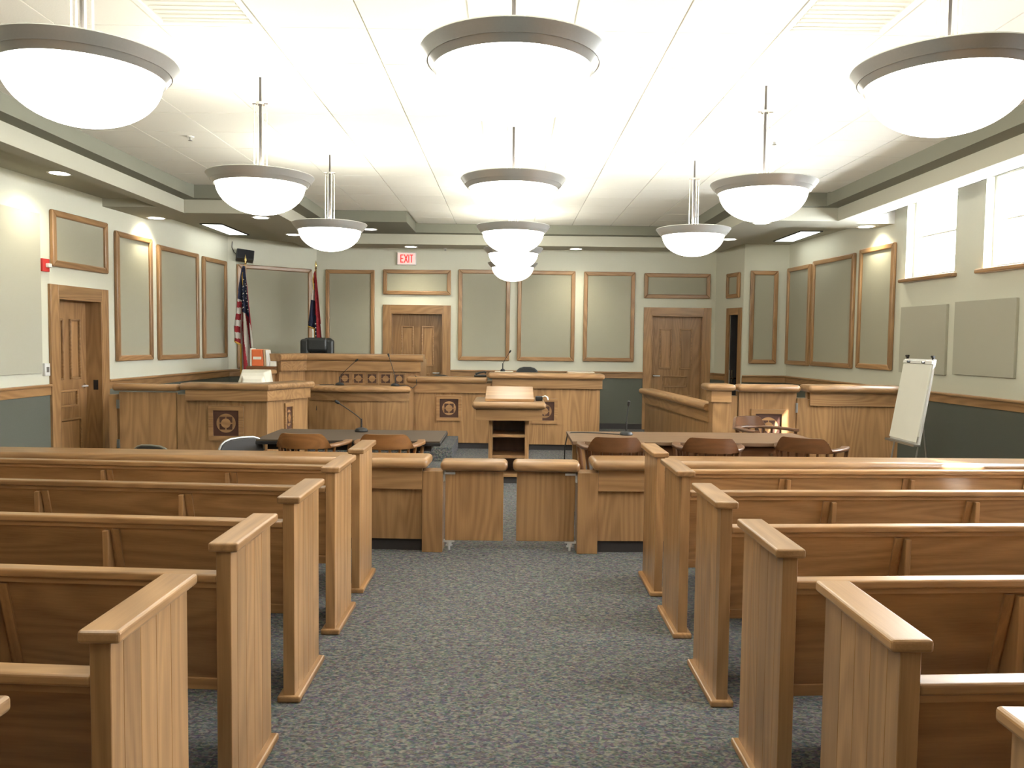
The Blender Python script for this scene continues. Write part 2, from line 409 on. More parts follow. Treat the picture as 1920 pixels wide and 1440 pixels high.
# ------------------------------------------------------------------ windows
for n, (a, b) in enumerate(wins):
    wn = thing('window_%d' % (n + 1), 'tall white framed window high on the wall, %s from the end wall' % ['first', 'second', 'third', 'fourth', 'fifth', 'sixth', 'seventh', 'eighth', 'ninth'][n], 'window', (W_R.A.x, W_R.A.y, 0), W_R.ang, kind='structure')
    fr = MB(); fr.box(a, a + .04, .10, .16, WZ0, WZ1).box(b - .04, b, .10, .16, WZ0, WZ1).box(a + .04, b - .04, .10, .16, WZ0, WZ0 + .04).box(a + .04, b - .04, .10, .16, WZ1 - .04, WZ1)
    part('window_frame', fr, 'white', wn)
    m_ = (WZ0 + WZ1) / 2
    part('window_bar', B(a + .04, b - .04, .11, .15, m_ - .012, m_ + .012), 'white', wn)
    part('pane', B(a + .04, b - .04, .128, .132, WZ0 + .04, m_ - .012), 'glass', wn)
    part('pane', B(a + .04, b - .04, .128, .132, m_ + .012, WZ1 - .04), 'glass', wn)
    part('window_sill', B(a - .05, b + .05, -.075, .10, WZ0 - .05, WZ0), 'oak_x', wn, .016, 3)

# ------------------------------------------------------------------ doors
def door(num, W, u0, u1, zt, label, recess=.12, handle='left', swing=0):
    d = thing('door_%d' % num, label, 'door', (W.A.x, W.A.y, 0), W.ang, kind='structure')
    a, b = u0 + CW, u1 - CW; z = zt - CW
    part('casing', B(u0, a, -.035, .0, 0, zt), 'oak_z', d, .004); part('casing', B(b, u1, -.035, .0, 0, zt), 'oak_z', d, .004)
    part('head_casing', B(a, b, -.035, .0, z, zt), 'oak_x', d, .004)
    part('jamb', B(a - .001, a + .02, -.03, .22, 0, z), 'oak_z', d); part('jamb', B(b - .02, b + .001, -.03, .22, 0, z), 'oak_z', d)
    part('head_jamb', B(a + .02, b - .02, -.03, .22, z - .02, z), 'oak_x', d)
    leaf = part('door_leaf', B(a + .02, b - .02, recess, recess + .045, .01, z - .02), 'oak_z', d)
    x0, x1 = a + .02, b - .02; wd = x1 - x0; y = recess
    def panel(p0, p1, q0, q1):
        f = MB(); t = .022
        f.box(p0, p0 + t, y - .026, y, q0, q1).box(p1 - t, p1, y - .026, y, q0, q1).box(p0 + t, p1 - t, y - .026, y, q0, q0 + t).box(p0 + t, p1 - t, y - .026, y, q1 - t, q1)
        mo = part('panel_moulding', f, 'oak_x', leaf, .006, 2); part('raised_panel', B(p0 + .03, p1 - .03, y - .006, y, q0 + .03, q1 - .03), 'oak_z', leaf, .003)
    panel(x0 + wd * .17, x0 + wd * .42, z * .53, z * .885); panel(x0 + wd * .58, x0 + wd * .83, z * .53, z * .885)
    panel(x0 + wd * .25, x0 + wd * .75, z * .37, z * .47); panel(x0 + wd * .17, x0 + wd * .83, z * .08, z * .30)
    hx = x0 + .06 if handle == 'left' else x1 - .06; s = 1 if handle == 'left' else -1
    h = MB(); h.tube([(hx, y, .98), (hx, y - .05, .98), (hx + s * .11, y - .055, .98)], .011)
    part('lever', h, 'glint_steel', leaf, smooth=True)
    part('rose', MB().tube([(hx, y, .98), (hx, y - .012, .98)], .028, 16), 'chrome', leaf)
    part('strike_plate', B(b - .022, b - .018, .02, .08, .93, 1.05), 'black', d) if handle == 'right' else None
    return d
door(1, W_L, dl0, dl1, dlz, 'panelled oak door standing beside the red fire alarm', .17, 'right')
door(2, W_B, d10, d11, d1z, 'panelled oak door under the red exit sign', .13, 'right')
door(3, W_B, d20, d21, d2z, 'panelled oak door beside the jury box rail', .10, 'left')
d4 = thing('door_4', 'open dark doorway with oak casing and a chrome lever', 'door', (W_RR.A.x, W_RR.A.y, 0), W_RR.ang, kind='structure')
part('casing', B(d30, d30 + .09, -.03, 0, 0, d3z), 'oak_z', d4, .004); part('casing', B(d31 - .09, d31, -.03, 0, 0, d3z), 'oak_z', d4, .004)
part('head_casing', B(d30 + .09, d31 - .09, -.03, 0, d3z - .12, d3z), 'oak_x', d4, .004)
lf = part('door_leaf', B(d30 + .075, d30 + .12, .02, .5, .01, d3z - .12), 'kick', d4)
part('lever', MB().tube([(d30 + .12, .10, .98), (d30 + .17, .10, .98), (d30 + .18, .03, .98)], .012).tube([(d30 + .075, .06, .98), (d30 + .02, .02, .98), (d30 + .01, -.05, .98)], .012).box(d30 + .07, d30 + .125, .02, .06, .9, 1.12), 'chrome', lf)
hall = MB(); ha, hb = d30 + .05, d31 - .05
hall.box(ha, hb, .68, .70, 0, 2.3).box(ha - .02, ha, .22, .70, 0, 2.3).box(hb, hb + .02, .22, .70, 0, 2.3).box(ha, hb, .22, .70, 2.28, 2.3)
part('hall_shade_box', hall, 'dark', d4)  # near-black box behind the doorway: unlit hall painted in, sky light kept out

# ------------------------------------------------------------------ fabric panels on the walls
def fpanel(W, u0, u1, z0, z1, label, framed=True, mat='fabric'):
    u0, u1 = min(u0, u1), max(u0, u1)
    p = thing('fabric_panel', label, 'wall panel', tuple(W.pt(u0, 0, z0)), W.ang, 'oak framed fabric panels' if framed else 'frameless fabric panels')
    wd, h = u1 - u0, z1 - z0; t = .072 if framed else 0
    part('fabric', B(t, wd - t, -.022 if framed else -.035, 0, t, h - t), mat, p, 0 if framed else .004)
    if framed:
        for (poly) in ([(0, 0), (t, t), (t, h - t), (0, h)], [(wd, 0), (wd, h), (wd - t, h - t), (wd - t, t)]):
            part('frame_side', MB().prism_y(poly, -.05, 0), 'oak_z', p, .014, 3)
        for (poly) in ([(0, 0), (wd, 0), (wd - t, t), (t, t)], [(0, h), (t, h - t), (wd - t, h - t), (wd, h)]):
            part('frame_rail', MB().prism_y(poly, -.05, 0), 'oak_x', p, .014, 3)
    return p
def fp_px(W, x0, x1, yt, yb, label, **k):
    xm = (x0 + x1) / 2
    return fpanel(W, W.uz(x0, yt)[0], W.uz(x1, yt)[0], W.uz(xm, yb)[1], W.uz(xm, yt)[1], label, **k)
PT, PB = 2.86, 1.20
ul = lambda x: W_L.uz(x, 560)[0]
fp_px(W_L, 212, 280, 440, 676, 'tall oak framed fabric panel next to the left of the wall door casing'.replace('left of the ', ''))
fp_px(W_L, 292, 368, 467, 673.5, 'wide tall oak framed fabric panel, middle of three beyond the fire alarm door')
fp_px(W_L, 377, 421, 485, 671, 'narrow tall oak framed fabric panel beside the angled flag corner')
fp_px(W_L, 91, 196, 405, 506, 'short oak framed fabric panel above the door by the red fire alarm')
fpanel(W_L, ul(-150), ul(72), 1.18, 2.90, 'large frameless beige fabric panel beside the red fire alarm', framed=False, mat='fabric_light')
fp_px(W_CL, 443, 583, 500, 690, 'wide oak framed fabric panel on the angled wall between the flags')
fp_px(W_B, 611, 703, 506, 677, 'tall oak framed fabric panel behind the judge chair')
fp_px(W_B, 719, 846, 506, 553, 'short oak framed fabric panel under the exit sign')
fp_px(W_B, 860, 957, 506, 676, 'tall oak framed fabric panel next to the exit door')
fp_px(W_B, 971, 1079, 508, 677, 'tall oak framed fabric panel above the black desk chair, middle of end wall')
fp_px(W_B, 1095, 1191, 510, 678, 'tall oak framed fabric panel next to the door beside the jury box')
fp_px(W_B, 1208, 1332, 513, 560, 'short oak framed fabric panel above the door beside the jury box')
fp_px(W_RR, 1366, 1390, 512, 559, 'small oak framed fabric panel above the dark doorway')
fp_px(W_RF, 1407, 1459, 508, 682, 'narrow oak framed fabric panel between dark doorway and window wall')
ur = lambda x: W_R.uz(x, 570)[0]
fp_px(W_R, 1481, 1524, 499, 685, 'narrow oak framed fabric panel in the window wall corner')
fp_px(W_R, 1529, 1607, 482, 689, 'wide oak framed fabric panel behind the jury box')
fp_px(W_R, 1617, 1683, 461, 693, 'tall oak framed fabric panel next to the first window')
fp_px(W_R, 1694, 1780, 573, 701, 'frameless beige fabric panel behind the flip chart', framed=False, mat='fabric_light')
fp_px(W_R, 1796, 1912, 562, 706, 'frameless beige fabric panel under the second window', framed=False, mat='fabric_light')

# ------------------------------------------------------------------ lamps
def pendant(x, y, label, ztop=Z_TRAY):
    zr = 2.685
    p = thing('pendant_lamp', label, 'pendant lamp', (x, y, zr), 0, 'bowl pendant lamps')
    part('rim', MB().lathe([(.305, -.004), (.320, -.010), (.341, .018), (.345, .017), (.349, .024), (.374, .060), (.370, .066), (.335, .06), (.300, .025), (.305, -.004)], 64), 'steel', p, smooth=True, ang=25)
    prof = [(.308 * math.cos(a), -.212 * math.sin(a)) for a in [R(90 * k / 14) for k in range(15)]]
    prof[-1] = (.001, -.212)
    part('glass_bowl', MB().lathe(prof, 64), 'bowl', p, smooth=True, ang=80)
    L = ztop - zr
    part('stem', MB().tube([(0, 0, .05), (0, 0, L - .05)], .0085, 10), 'stem', p, smooth=True)
    cz = L - .255
    part('collar', MB().tube([(0, 0, cz), (0, 0, cz + .018)], .030, 16).tube([(-.055, 0, cz + .009), (.055, 0, cz + .009)], .007), 'chrome', p)
    for sx in (-.045, -.016, .020, .045):
        part('support_rod', MB().tube([(sx, -.012 if abs(sx) < .03 else .0, .06), (sx, -.012 if abs(sx) < .03 else 0, cz)], .0042, 6), 'rod', p)
    part('arm_plate', MB().box(-.30, .30, -.02, .02, .045, .055), 'stem', p)
    part('canopy', MB().lathe([(.012, L - .065), (.030, L - .055), (.068, L), (.001, L)], 32), 'white', p, smooth=True)
    l = D.lights.new('bulb', 'POINT'); l.energy = UP_W; l.color = LAMP_COL; l.shadow_soft_size = .09
    lo = link(D.objects.new('bulb', l), p); lo.location = (0, 0, .10)
    return p
ords = ['first', 'second', 'third', 'fourth', 'fifth', 'sixth', 'seventh']
for k, (x, y) in enumerate([(-1.83, 8.15), (-1.79, 5.78), (-1.79, 3.40), (-1.79, 1.05)]):  # the last lamp is out of view, added to light the pew backs
    pendant(x, y, 'bowl pendant lamp in the row on the flag side, %s from the end wall' % ords[k])
for k, (x, y) in enumerate([(.03, 12.0), (.03, 10.1), (.02, 8.15), (.01, 5.78), (0, 3.27), (0, 1.05)]):  # nearest lamp unseen, added so the pew backs get enough light
    pendant(x, y, 'bowl pendant lamp in the middle row over the aisle, %s from the end wall' % ords[k])
for k, (x, y) in enumerate([(1.85, 8.2), (1.81, 5.82), (1.79, 3.36)]):
    pendant(x, y, 'bowl pendant lamp in the row on the window side, %s from the end wall' % ords[k])
def downlight(x, y, z, label, pw=1.0, aim=None, size=120):
    d = thing('downlight', label, 'downlight', (x, y, z), 0, 'round recessed downlights')
    part('trim_ring', MB().lathe([(.098, 0), (.120, -.004), (.122, 0), (.098, .004)], 32), 'white', d)
    part('lens', MB().lathe([(.098, -.002), (.001, -.002)], 32), 'lens', d)
    l = D.lights.new('beam', 'SPOT'); l.energy = DOWN_W * pw; l.color = (1, .93, .72); l.spot_size = R(size); l.spot_blend = 1.0; l.shadow_soft_size = .05
    lo = link(D.objects.new('beam', l), d); lo.location = (0, 0, -.03)
    if aim: lo.rotation_euler = Vector(aim).to_track_quat('-Z', 'Y').to_euler()
for (px, py, z, lab, pw, aim) in [
    (112, 325, Z_OUT, 'round downlight above the door by the red fire alarm', 2.2, (-.25, 0, -1)),
    (293, 409, Z_BORD, 'round downlight on the beam beside the oak framed panels', 2.2, (-.35, 0, -1)),
    (489, 408, Z_BORD, 'round downlight on the beam corner over the witness box', 1, None),
    (550, 440, Z_BORD, 'round downlight on the beam near the striped flag', 1, None),
    (694, 430, Z_LEDGE, 'round downlight on the olive ledge over the judge bench', 1, None),
    (1080, 467, Z_BORD, 'round downlight in front of the tall end wall panels', 2.2, (0, .3, -1)),
    (1367, 449, Z_BORD, 'round downlight near the door beside the jury box', 1, None),
    (1428, 418, Z_BORD, 'round downlight over the jury box', 1, None),
    (1624, 425, Z_BORD, 'round downlight beside the window well', 1.8, (.3, 0, -1))]:
    p = on_z(px, py, z); downlight(p.x, p.y, z, lab, pw, aim)
p = on_z(782, 468, Z_BORD); downlight(-1.72, 13.85, Z_BORD, 'round downlight above the exit sign', 3.0, (0, .25, -1))
def troffer(px, py, label):
    p = on_z(px, py, Z_OUT)
    t = thing('fluorescent_light', label, 'ceiling light', (p.x, p.y, Z_OUT), 0, 'long fluorescent ceiling lights')
    fr = MB(); fr.box(-.17, .17, -.62, -.60, -.012, 0).box(-.17, .17, .60, .62, -.012, 0).box(-.17, -.15, -.60, .60, -.012, 0).box(.15, .17, -.60, .60, -.012, 0)
    part('frame', fr, 'black', t); part('diffuser', B(-.15, .15, -.60, .60, -.008, 0), 'troffer', t)
troffer(423, 430, 'long fluorescent ceiling light over the flag corner')
troffer(1494, 443, 'long fluorescent ceiling light over the jury box')
for px, py, z, lab in [(357, 256, Z_TRAY, 'small ceiling sprinkler on the flag side of the tray'), (1452, 264, Z_TRAY, 'small ceiling sprinkler on the window side of the tray'), (835, 466, Z_BORD, 'small sprinkler on the beam beside the exit sign')]:
    p = on_z(px, py, z); s = thing('sprinkler_head', lab, 'sprinkler', (p.x, p.y, z))
    part('flange', MB().lathe([(.035, 0), (.032, -.008), (.001, -.010)], 20), 'white', s); part('spray_head', MB().tube([(0, 0, -.005), (0, 0, -.035)], .010, 10).lathe([(.020, -.035), (.020, -.039), (.001, -.039)], 12), 'pewter', s)

# ------------------------------------------------------------------ pews
PEW_IN, PEW_OUT = .90, 4.45
SL = .062            # the benches fan out slightly towards the side walls
def pew(side, yb, label, dx=0.0):
    """side -1 or +1; yb = far edge of the end cap; sitters look away from the camera"""
    p = thing('pew', label, 'pew', (side * PEW_IN + dx, yb - .47, 0), 0, 'oak pews')
    s = side
    X = lambda d: s * d                    # distance from the aisle edge
    ys = lambda d: SL * max(0, d - .06)    # fan offset
    cuts = [.012, .075, .165, .255, .345, .458]
    for e, (x0, x1) in enumerate(((.028, .078), (PEW_OUT - PEW_IN - .05, PEW_OUT - PEW_IN))):
        oy = ys(x0) if e else 0
        for c0, c1 in zip(cuts, cuts[1:]):
            part('end_board', B(X(x0), X(x1), c0 + oy, c1 + oy, .028, .882), 'oak_z', p, .0018, 1)
        part('end_cap', B(X(x0 - .028), X(x1 + .024), oy, .47 + oy, .880, .912), 'oak_y', p, .009, 3)
        part('end_base', B(X(x0 - .028), X(x1 + .024), -.005 + oy, .47 + oy, 0, .03), 'oak_y', p, .008, 2)
    xa, xb = .078, PEW_OUT - PEW_IN - .05
    def slab(y0a, y1a, z0, y0b, y1b, z1, xa=xa, xb=xb):
        a, b = (xa, xb) if s > 0 else (xb, xa)
        q = lambda x, y, z: (X(x), y + ys(x), z)
        return MB().hexa([q(a, y0a, z0), q(b, y0a, z0), q(b, y1a, z0), q(a, y1a, z0)], [q(a, y0b, z1), q(b, y0b, z1), q(b, y1b, z1), q(a, y1b, z1)])
    part('top_rail', slab(.012, .075, .770, .012, .075, .800), 'oak_x', p, .008, 3)
    part('rail_moulding', slab(.022, .050, .752, .022, .050, .770), 'oak_x', p)
    part('back_panel', slab(.125, .147, .37, .030, .052, .752), 'oak_x', p)
    part('bottom_rail', slab(.118, .150, .355, .112, .144, .40), 'oak_x', p, .003)
    part('seat', slab(.135, .50, .385, .125, .50, .42), 'oak_x', p, .008, 2)
    part('seat_apron', slab(.47, .49, .32, .47, .49, .385), 'oak_x', p)
    for q in range(4):
        d = .875 + q * .81 - .012
        if d > xb - .2: break
        br = slab(.020, .44, .0, .020, .062, .745, d, d + .026)
        part('bracket', MB().hexa(*[[(X(a), y + ys(d), z) for a, y, z in r] for r in
             (([(d, .024, 0), (d + .026, .024, 0), (d + .026, .40, 0), (d, .40, 0)] if s > 0 else [(d + .026, .024, 0), (d, .024, 0), (d, .40, 0), (d + .026, .40, 0)]),
              ([(d, .010, .74), (d + .026, .010, .74), (d + .026, .035, .74), (d, .035, .74)] if s > 0 else [(d + .026, .010, .74), (d, .010, .74), (d, .035, .74), (d + .026, .035, .74)]))]), 'oak_z', p, .004)
        part('back_stile', slab(.113, .125, .40, .020, .032, .745, d - .045 if s < 0 else d - .045, d - .012), 'oak_z', p)
    return p
rows = [5.42, 4.71, 3.90, 3.11, 2.30, 1.50]
names = ['first', 'second', 'third', 'fourth', 'fifth', 'sixth']
for yb, nm in zip(rows, names):
    pew(-1, yb, 'oak pew, %s row behind the bar rail, on the flag side of the aisle' % nm, -.045 if nm == 'sixth' else 0)
    pew(+1, yb, 'oak pew, %s row behind the bar rail, on the window side of the aisle' % nm, .04 if nm == 'sixth' else 0)

# ------------------------------------------------------------------ bar rail and gates
def bar(side, label):
    s = side
    p = thing('bar_rail', label, 'railing', (-.49 if s < 0 else .522, 5.94, 0), s * R(1.7), 'bar rail sections')
    X = lambda d: s * d
    ln = 4.40
    part('post', B(X(0), X(.155), 0, .16, 0, .615), 'oak_z', p, .004)
    part('hand_rail', B(X(.105), X(ln), -.07, .26, .640, .715), 'oak_x', p, .034, 5)
    part('apron', B(X(.155), X(ln), .0, .03, .475, .640), 'oak_x', p, .003)
    part('apron', B(X(.155), X(ln), .13, .16, .475, .640), 'oak_x', p, .003)
    n = 5; w_ = (ln - .155) / n
    for k in range(n): part('panel', B(X(.155 + k * w_), X(.155 + (k + 1) * w_ - .003), .035, .125, .09, .475), 'oak_z', p, .001, 1)
    part('kick_board', B(X(.155), X(ln), .06, .10, 0, .09), 'kick', p)
    return p
bar(-1, 'oak bar rail with bullnose top in front of the dark folding table')
bar(1, 'oak bar rail with bullnose top in front of the wooden counsel table')
def gate(side, label):
    s = side; X = lambda d: s * d
    p = thing('swing_gate', label, 'gate', (s * .505 + .015, 6.0, 0), 0, 'swing gates in the bar')
    part('gate_panel', B(X(-.015), X(-.455), .0, .05, .078, .607), 'oak_z', p, .004)
    part('gate_rail', B(X(.02), X(-.485), -.07, .12, .617, .694), 'oak_x', p, .034, 5)
    part('corner_bracket', B(X(.005), X(-.09), -.012, .0, .585, .602).box(X(.008), X(-.010), -.012, .03, .530, .602), 'glint_steel', p)
    h = MB().tube([(X(-.045), .025, .078), (X(-.045), .025, .035)], .020, 14).tube([(X(-.045), .025, .035), (X(-.045), .025, .0)], .010, 10).box(X(-.085), X(.005), .005, .045, .062, .078).box(X(-.02), X(-.07), .015, .035, .030, .040)
    part('pivot_hinge', h, 'glint_steel', p)
    return p
gate(-1, 'oak swing gate hung beside the flag side pews')
gate(1, 'oak swing gate hung beside the window side pews')

# ------------------------------------------------------------------ emblems
def emblem(parent, x, y, z, size, rz=0.0, simple=False):
    """square inlay on a face whose outside is local -y"""
    e = D.objects.new('emblem', None); link(e, parent); e.location = (x, y, z); e.rotation_euler.z = rz; e.empty_display_size = .05
    h = size / 2; t = size * (.13 if not simple else .15); d = .022 if not simple else .012
    fr = MB(); 
    for poly in ([(-h, -h), (h, -h), (h - t, -h + t), (-h + t, -h + t)], [(-h, h), (-h + t, h - t), (h - t, h - t), (h, h)], [(-h, -h), (-h + t, -h + t), (-h + t, h - t), (-h, h)], [(h, -h), (h, h), (h - t, h - t), (h - t, -h + t)]): fr.prism_y(poly, -d, 0)
    part('emblem_frame', fr, 'oak_x', e)
    i = h - t; part('emblem_inlay', B(-i, i, -.006, 0, -i, i), 'inlay', e, label='dark wood inlay')
    def disc(r, y0, y1, n=32): return MB().prism_y([(r * math.cos(2 * math.pi * k / n), r * math.sin(2 * math.pi * k / n)) for k in range(n)], y0, y1)
    if simple:
        part('emblem_disc', disc(i * .72, -.010, -.006), 'oak_x', e); part('emblem_bar', B(-i, i, -.008, -.006, -.004, .004).box(-.004, .004, -.008, -.006, -i, i), 'oak_x', e)
    else:
        part('emblem_ring', disc(i * .74, -.010, -.006), 'oak_x', e)
        q = i * .50; part('emblem_square', B(-q, q, -.013, -.010, -q, q), 'inlay', e)
        part('emblem_disc', disc(i * .37, -.016, -.013), 'oak_x', e); part('emblem_bar', B(-q, q, -.015, -.013, -.006, .006).box(-.006, .006, -.015, -.013, -q, q), 'oak_x', e)
    return e

# ------------------------------------------------------------------ witness box (flag side, in front)
WY = 9.2
t = thing('witness_box', 'oak witness box with angled side and dark square emblem, below the flags', 'witness box', (0, 0, 0))
path = [(-3.73, WY), (-2.80, WY), (-2.50, 9.90)]
part('box_panel', MB().sweep(path, [(0, 0), (0, .98), (-.08, .98), (-.08, 0)]), 'oak_z', t)
part('apron', MB().sweep([(-3.71, WY)] + path[1:], [(.045, .865), (.045, 1.0), (0.002, 1.0), (0.002, .865)]), 'oak_x', t)
part('top_rail', MB().sweep([(-3.76, WY)] + path[1:2] + [(-2.48, 9.94)], rprof(-.25, .075, .985, 1.065, .038, 5, .02)), 'oak_x', t, smooth=True)
part('end_post', B(-3.83, -3.73, WY + .01, WY + .13, 0, .93), 'oak_z', t, .004)
part('side_panel', B(-3.73, -3.67, WY + .08, 10.4, 0, .98), 'oak_z', t)
emblem(t, -3.26, WY, .605, .40)
e = emblem(t, -2.645, 9.562, .64, .36, math.atan2(.70, .30)); e.scale = (.42, 1, 1)
part('corner_bead', B(-2.815, -2.79, WY - .006, WY + .02, 0, .865), 'oak_z', t)
g = thing('low_gate', 'oak half gate with metal hinges next to the witness box', 'gate', (-4.50, WY + .02, 0))
part('gate_panel', B(.0, .66, 0, .045, .06, .95), 'oak_z', g, .003)
part('gate_rail', B(-.06, .69, -.06, .12, .965, 1.045), 'oak_x', g, .036, 5)
part('hinge_post', B(-.12, -.03, 0, .09, 0, .92), 'oak_z', g, .003)
part('hinge', B(-.028, .004, -.012, .01, .76, .86), 'pewter', g); part('hinge', B(-.028, .004, -.012, .01, .30, .40), 'pewter', g)
t = thing('beige_monitor', 'beige monitor seen from behind on the witness box ledge', 'monitor', (-3.02, 9.62, 0), R(8))
t.location = (-3.10, 9.60, 1.0)
part('casing', MB().hexa([(-.17, -.02, 0), (.21, -.02, 0), (.21, .36, 0), (-.17, .36, 0)], [(-.13, .10, .17), (.13, .10, .17), (.18, .36, .20), (-.17, .36, .20)]), 'cream', t, .012, 3)
part('rear_cover', MB().hexa([(-.10, -.10, 0), (.16, -.10, 0), (.19, 0, 0), (-.13, 0, 0)], [(-.08, -.06, .10), (.13, -.06, .10), (.15, 0, .14), (-.11, 0, .14)]), 'cream', t, .01, 2)
part('pedestal', B(-.10, .14, .0, .30, -.06, .0), 'cream', t)
sh = thing('desk_shelf', 'oak side desk under the monitor, behind the witness box rail', 'desk', (0, 0, 0))
part('desk_top', B(-3.66, -2.86, WY + .26, 10.3, .90, .94), 'oak_x', sh, .004); part('desk_leg', B(-2.94, -2.88, 10.2, 10.28, 0, .90), 'oak_z', sh); part('desk_leg', B(-3.66, -3.60, 10.2, 10.28, 0, .90), 'oak_z', sh)
part('desk_leg', B(-2.95, -2.89, WY + .3, WY + .36, 0, .90), 'oak_z', sh); part('desk_leg', B(-3.66, -3.60, WY + .3, WY + .36, 0, .90), 'oak_z', sh)

# ------------------------------------------------------------------ judge bench and desks behind
PZ = .19
t = thing('judge_bench', 'high oak judge bench with five small square emblems', 'judge bench', (0, 0, 0))
JY = 12.3
jp = [(-3.40, 11.80), (-3.14, JY), (-1.38, JY)]
part('bench_panel', MB().sweep(jp, [(0, PZ), (0, 1.28), (-.08, 1.28), (-.08, PZ)]), 'oak_z', t)
part('apron', MB().sweep([(-3.41, 11.78), (-3.14, JY), (-1.36, JY)], [(.06, 1.10), (.06, 1.25), (.002, 1.25), (.002, 1.10)]), 'oak_x', t)
part('top_rail', MB().sweep([(-3.42, 11.76), (-3.14, JY), (-1.32, JY)], rprof(-.16, .085, 1.25, 1.362, .05, 5, .02)), 'oak_x', t, smooth=True)
part('side_panel', B(-1.46, -1.38, JY + .08, 13.3, PZ, 1.28), 'oak_z', t)
for k in range(5):
    emblem(t, -2.53 + k * .209, JY, .985 , .19, simple=True)
# low bookcase wing with books
t = thing('bookcase', 'low oak bookcase wing carrying books beside the judge bench', 'bookcase', (0, 0, 0))
part('case_body', B(-3.82, -3.46, 11.45, 11.95, PZ, 1.06), 'oak_z', t)
part('top_rail', B(-3.74, -3.38, 11.34, 11.66, 1.06, 1.135), 'oak_x', t, .036, 5)
part('upper_shelf', B(-3.84, -3.43, 11.67, 11.95, 1.06, 1.175), 'brown_x', t, .004)
bx = -3.80
for k, (wd, hh, lean, mat, lab) in enumerate([(.03, .26, .0, 'cream', 'slim cream book at the flag end of the bookcase'), (.17, .245, .02, 'orange', 'thick orange and white book on the bookcase'), (.04, .25, .03, 'tan', 'slim tan book leaning on the orange one'), (.04, .24, .05, 'white', 'white book leaning at the end of the bookcase')]):
    b = thing('book', lab, 'book', (bx, 11.70, 1.175), 0, 'books on the bookcase')
    part('cover', MB().hexa([(0, 0, 0), (wd, 0, 0), (wd, .22, 0), (0, .22, 0)], [(-lean * .3, 0, hh), (wd - lean * .9, 0, hh), (wd - lean * .9, .22, hh), (-lean * .3, .22, hh)]), mat, b, .012, 3)
    part('pages', MB().hexa([(.008, .01, .0), (wd - .008, .01, 0), (wd - .008, .225, 0), (.008, .225, 0)], [(.008 - lean * .3, .01, hh - .01), (wd - .008 - lean * .9, .01, hh - .01), (wd - .008 - lean * .9, .225, hh - .01), (.008 - lean * .3, .225, hh - .01)]), 'paper', b)
    if mat == 'orange': part('title_band', B(.02, .14, -.004, .0, .10, .14), 'paper', b)
    bx += wd + .002
b = thing('paper_stack', 'white paper stack lying beside the leaning books', 'papers', (-3.50, 11.70, 1.175)); part('sheets', B(0, .07, 0, .24, 0, .07), 'paper', b, .002); part('top_sheet', B(.004, .066, .005, .23, .07, .073), 'white', b)

# curved clerk desk
t = thing('clerk_desk', 'oak clerk desk with a curved front below the judge bench', 'desk', (0, 0, 0))
cx, cy, rad = -1.98, 13.02, 2.15
cpath = []
for k in range(13):
    a = R(-112 + 38.5 * k / 12.0); cpath.append((cx + rad * math.cos(a), cy + rad * math.sin(a)))
part('desk_panel', MB().sweep(cpath, [(-.04, PZ), (-.04, .88), (-.10, .88), (-.10, PZ)]), 'oak_z', t)
part('apron', MB().sweep(cpath, [(-.015, .745), (-.015, .88), (-.038, .88), (-.038, .745)]), 'oak_x', t)
part('top_rail', MB().sweep([cpath[0]] + cpath[1:], rprof(-.34, .06, .868, .948, .039, 5, .02)), 'oak_x', t, smooth=True)
part('end_panel', B(-1.44, -1.39, 11.10, 11.64, PZ, .87), 'oak_z', t)
part('work_top', MB().prism([(-2.75, 11.30), (-1.39, 11.30), (-1.39, 11.64), (-2.75, 11.9)], .86, .90), 'oak_x', t)
# side desk beside the platform
t = thing('side_desk', 'oak side desk with square emblem between clerk desk and tall desk', 'desk', (0, 0, 0))
part('desk_panel', B(-1.49, -.24, 11.70, 11.78, .085, .97), 'oak_z', t)
part('kick_board', B(-1.49, -.24, 11.73, 11.77, 0, .085), 'kick', t)
part('apron', B(-1.49, -.27, 11.665, 11.698, .82, .97), 'oak_x', t, .003)
part('top_rail', B(-1.50, -.32, 11.60, 11.95, .970, 1.055), 'oak_x', t, .038, 5)
part('work_top', B(-1.40, -.24, 11.96, 12.25, .94, .98), 'oak_x', t)
part('end_panel', B(-1.30, -1.24, 11.79, 12.25, 0, .94), 'oak_z', t)
emblem(t, -.88, 11.698, .595, .37)
t = thing('tall_desk', 'tall oak desk with square emblem behind the lectern', 'desk', (0, 0, 0))
part('desk_panel', B(-.22, 1.32, 11.62, 11.70, .085, 1.03), 'oak_z', t)
part('end_panel', B(1.24, 1.32, 11.70, 12.5, .0, 1.03), 'oak_z', t)
part('kick_board', B(-.22, 1.22, 11.66, 11.69, 0, .085), 'kick', t)
part('apron', B(-.25, 1.35, 11.575, 11.618, .905, 1.045), 'oak_x', t, .003)
part('top_rail', B(-.31, 1.38, 11.51, 11.95, 1.045, 1.125), 'oak_x', t, .036, 5)
part('work_top', B(-.22, 1.24, 11.951, 12.5, 1.0, 1.04), 'oak_x', t)
emblem(t, .52, 11.618, .575, .37)
p_ = thing('papers_pad', 'flat pale document tray on the tall desk rail near its open end', 'papers', (.85, 11.68, 1.125)); part('sheets', B(0, .40, 0, .22, 0, .018), 'tan', p_, .002); part('top_sheet', B(.01, .39, .01, .21, .018, .021), 'paper', p_)
p_ = thing('papers_pad', 'flat pale document tray under the thin microphone', 'papers', (-.22, 11.70, 1.125)); part('sheets', B(0, .28, 0, .20, 0, .012), 'tan', p_, .002); part('top_sheet', B(.01, .27, .01, .19, .012, .015), 'paper', p_)

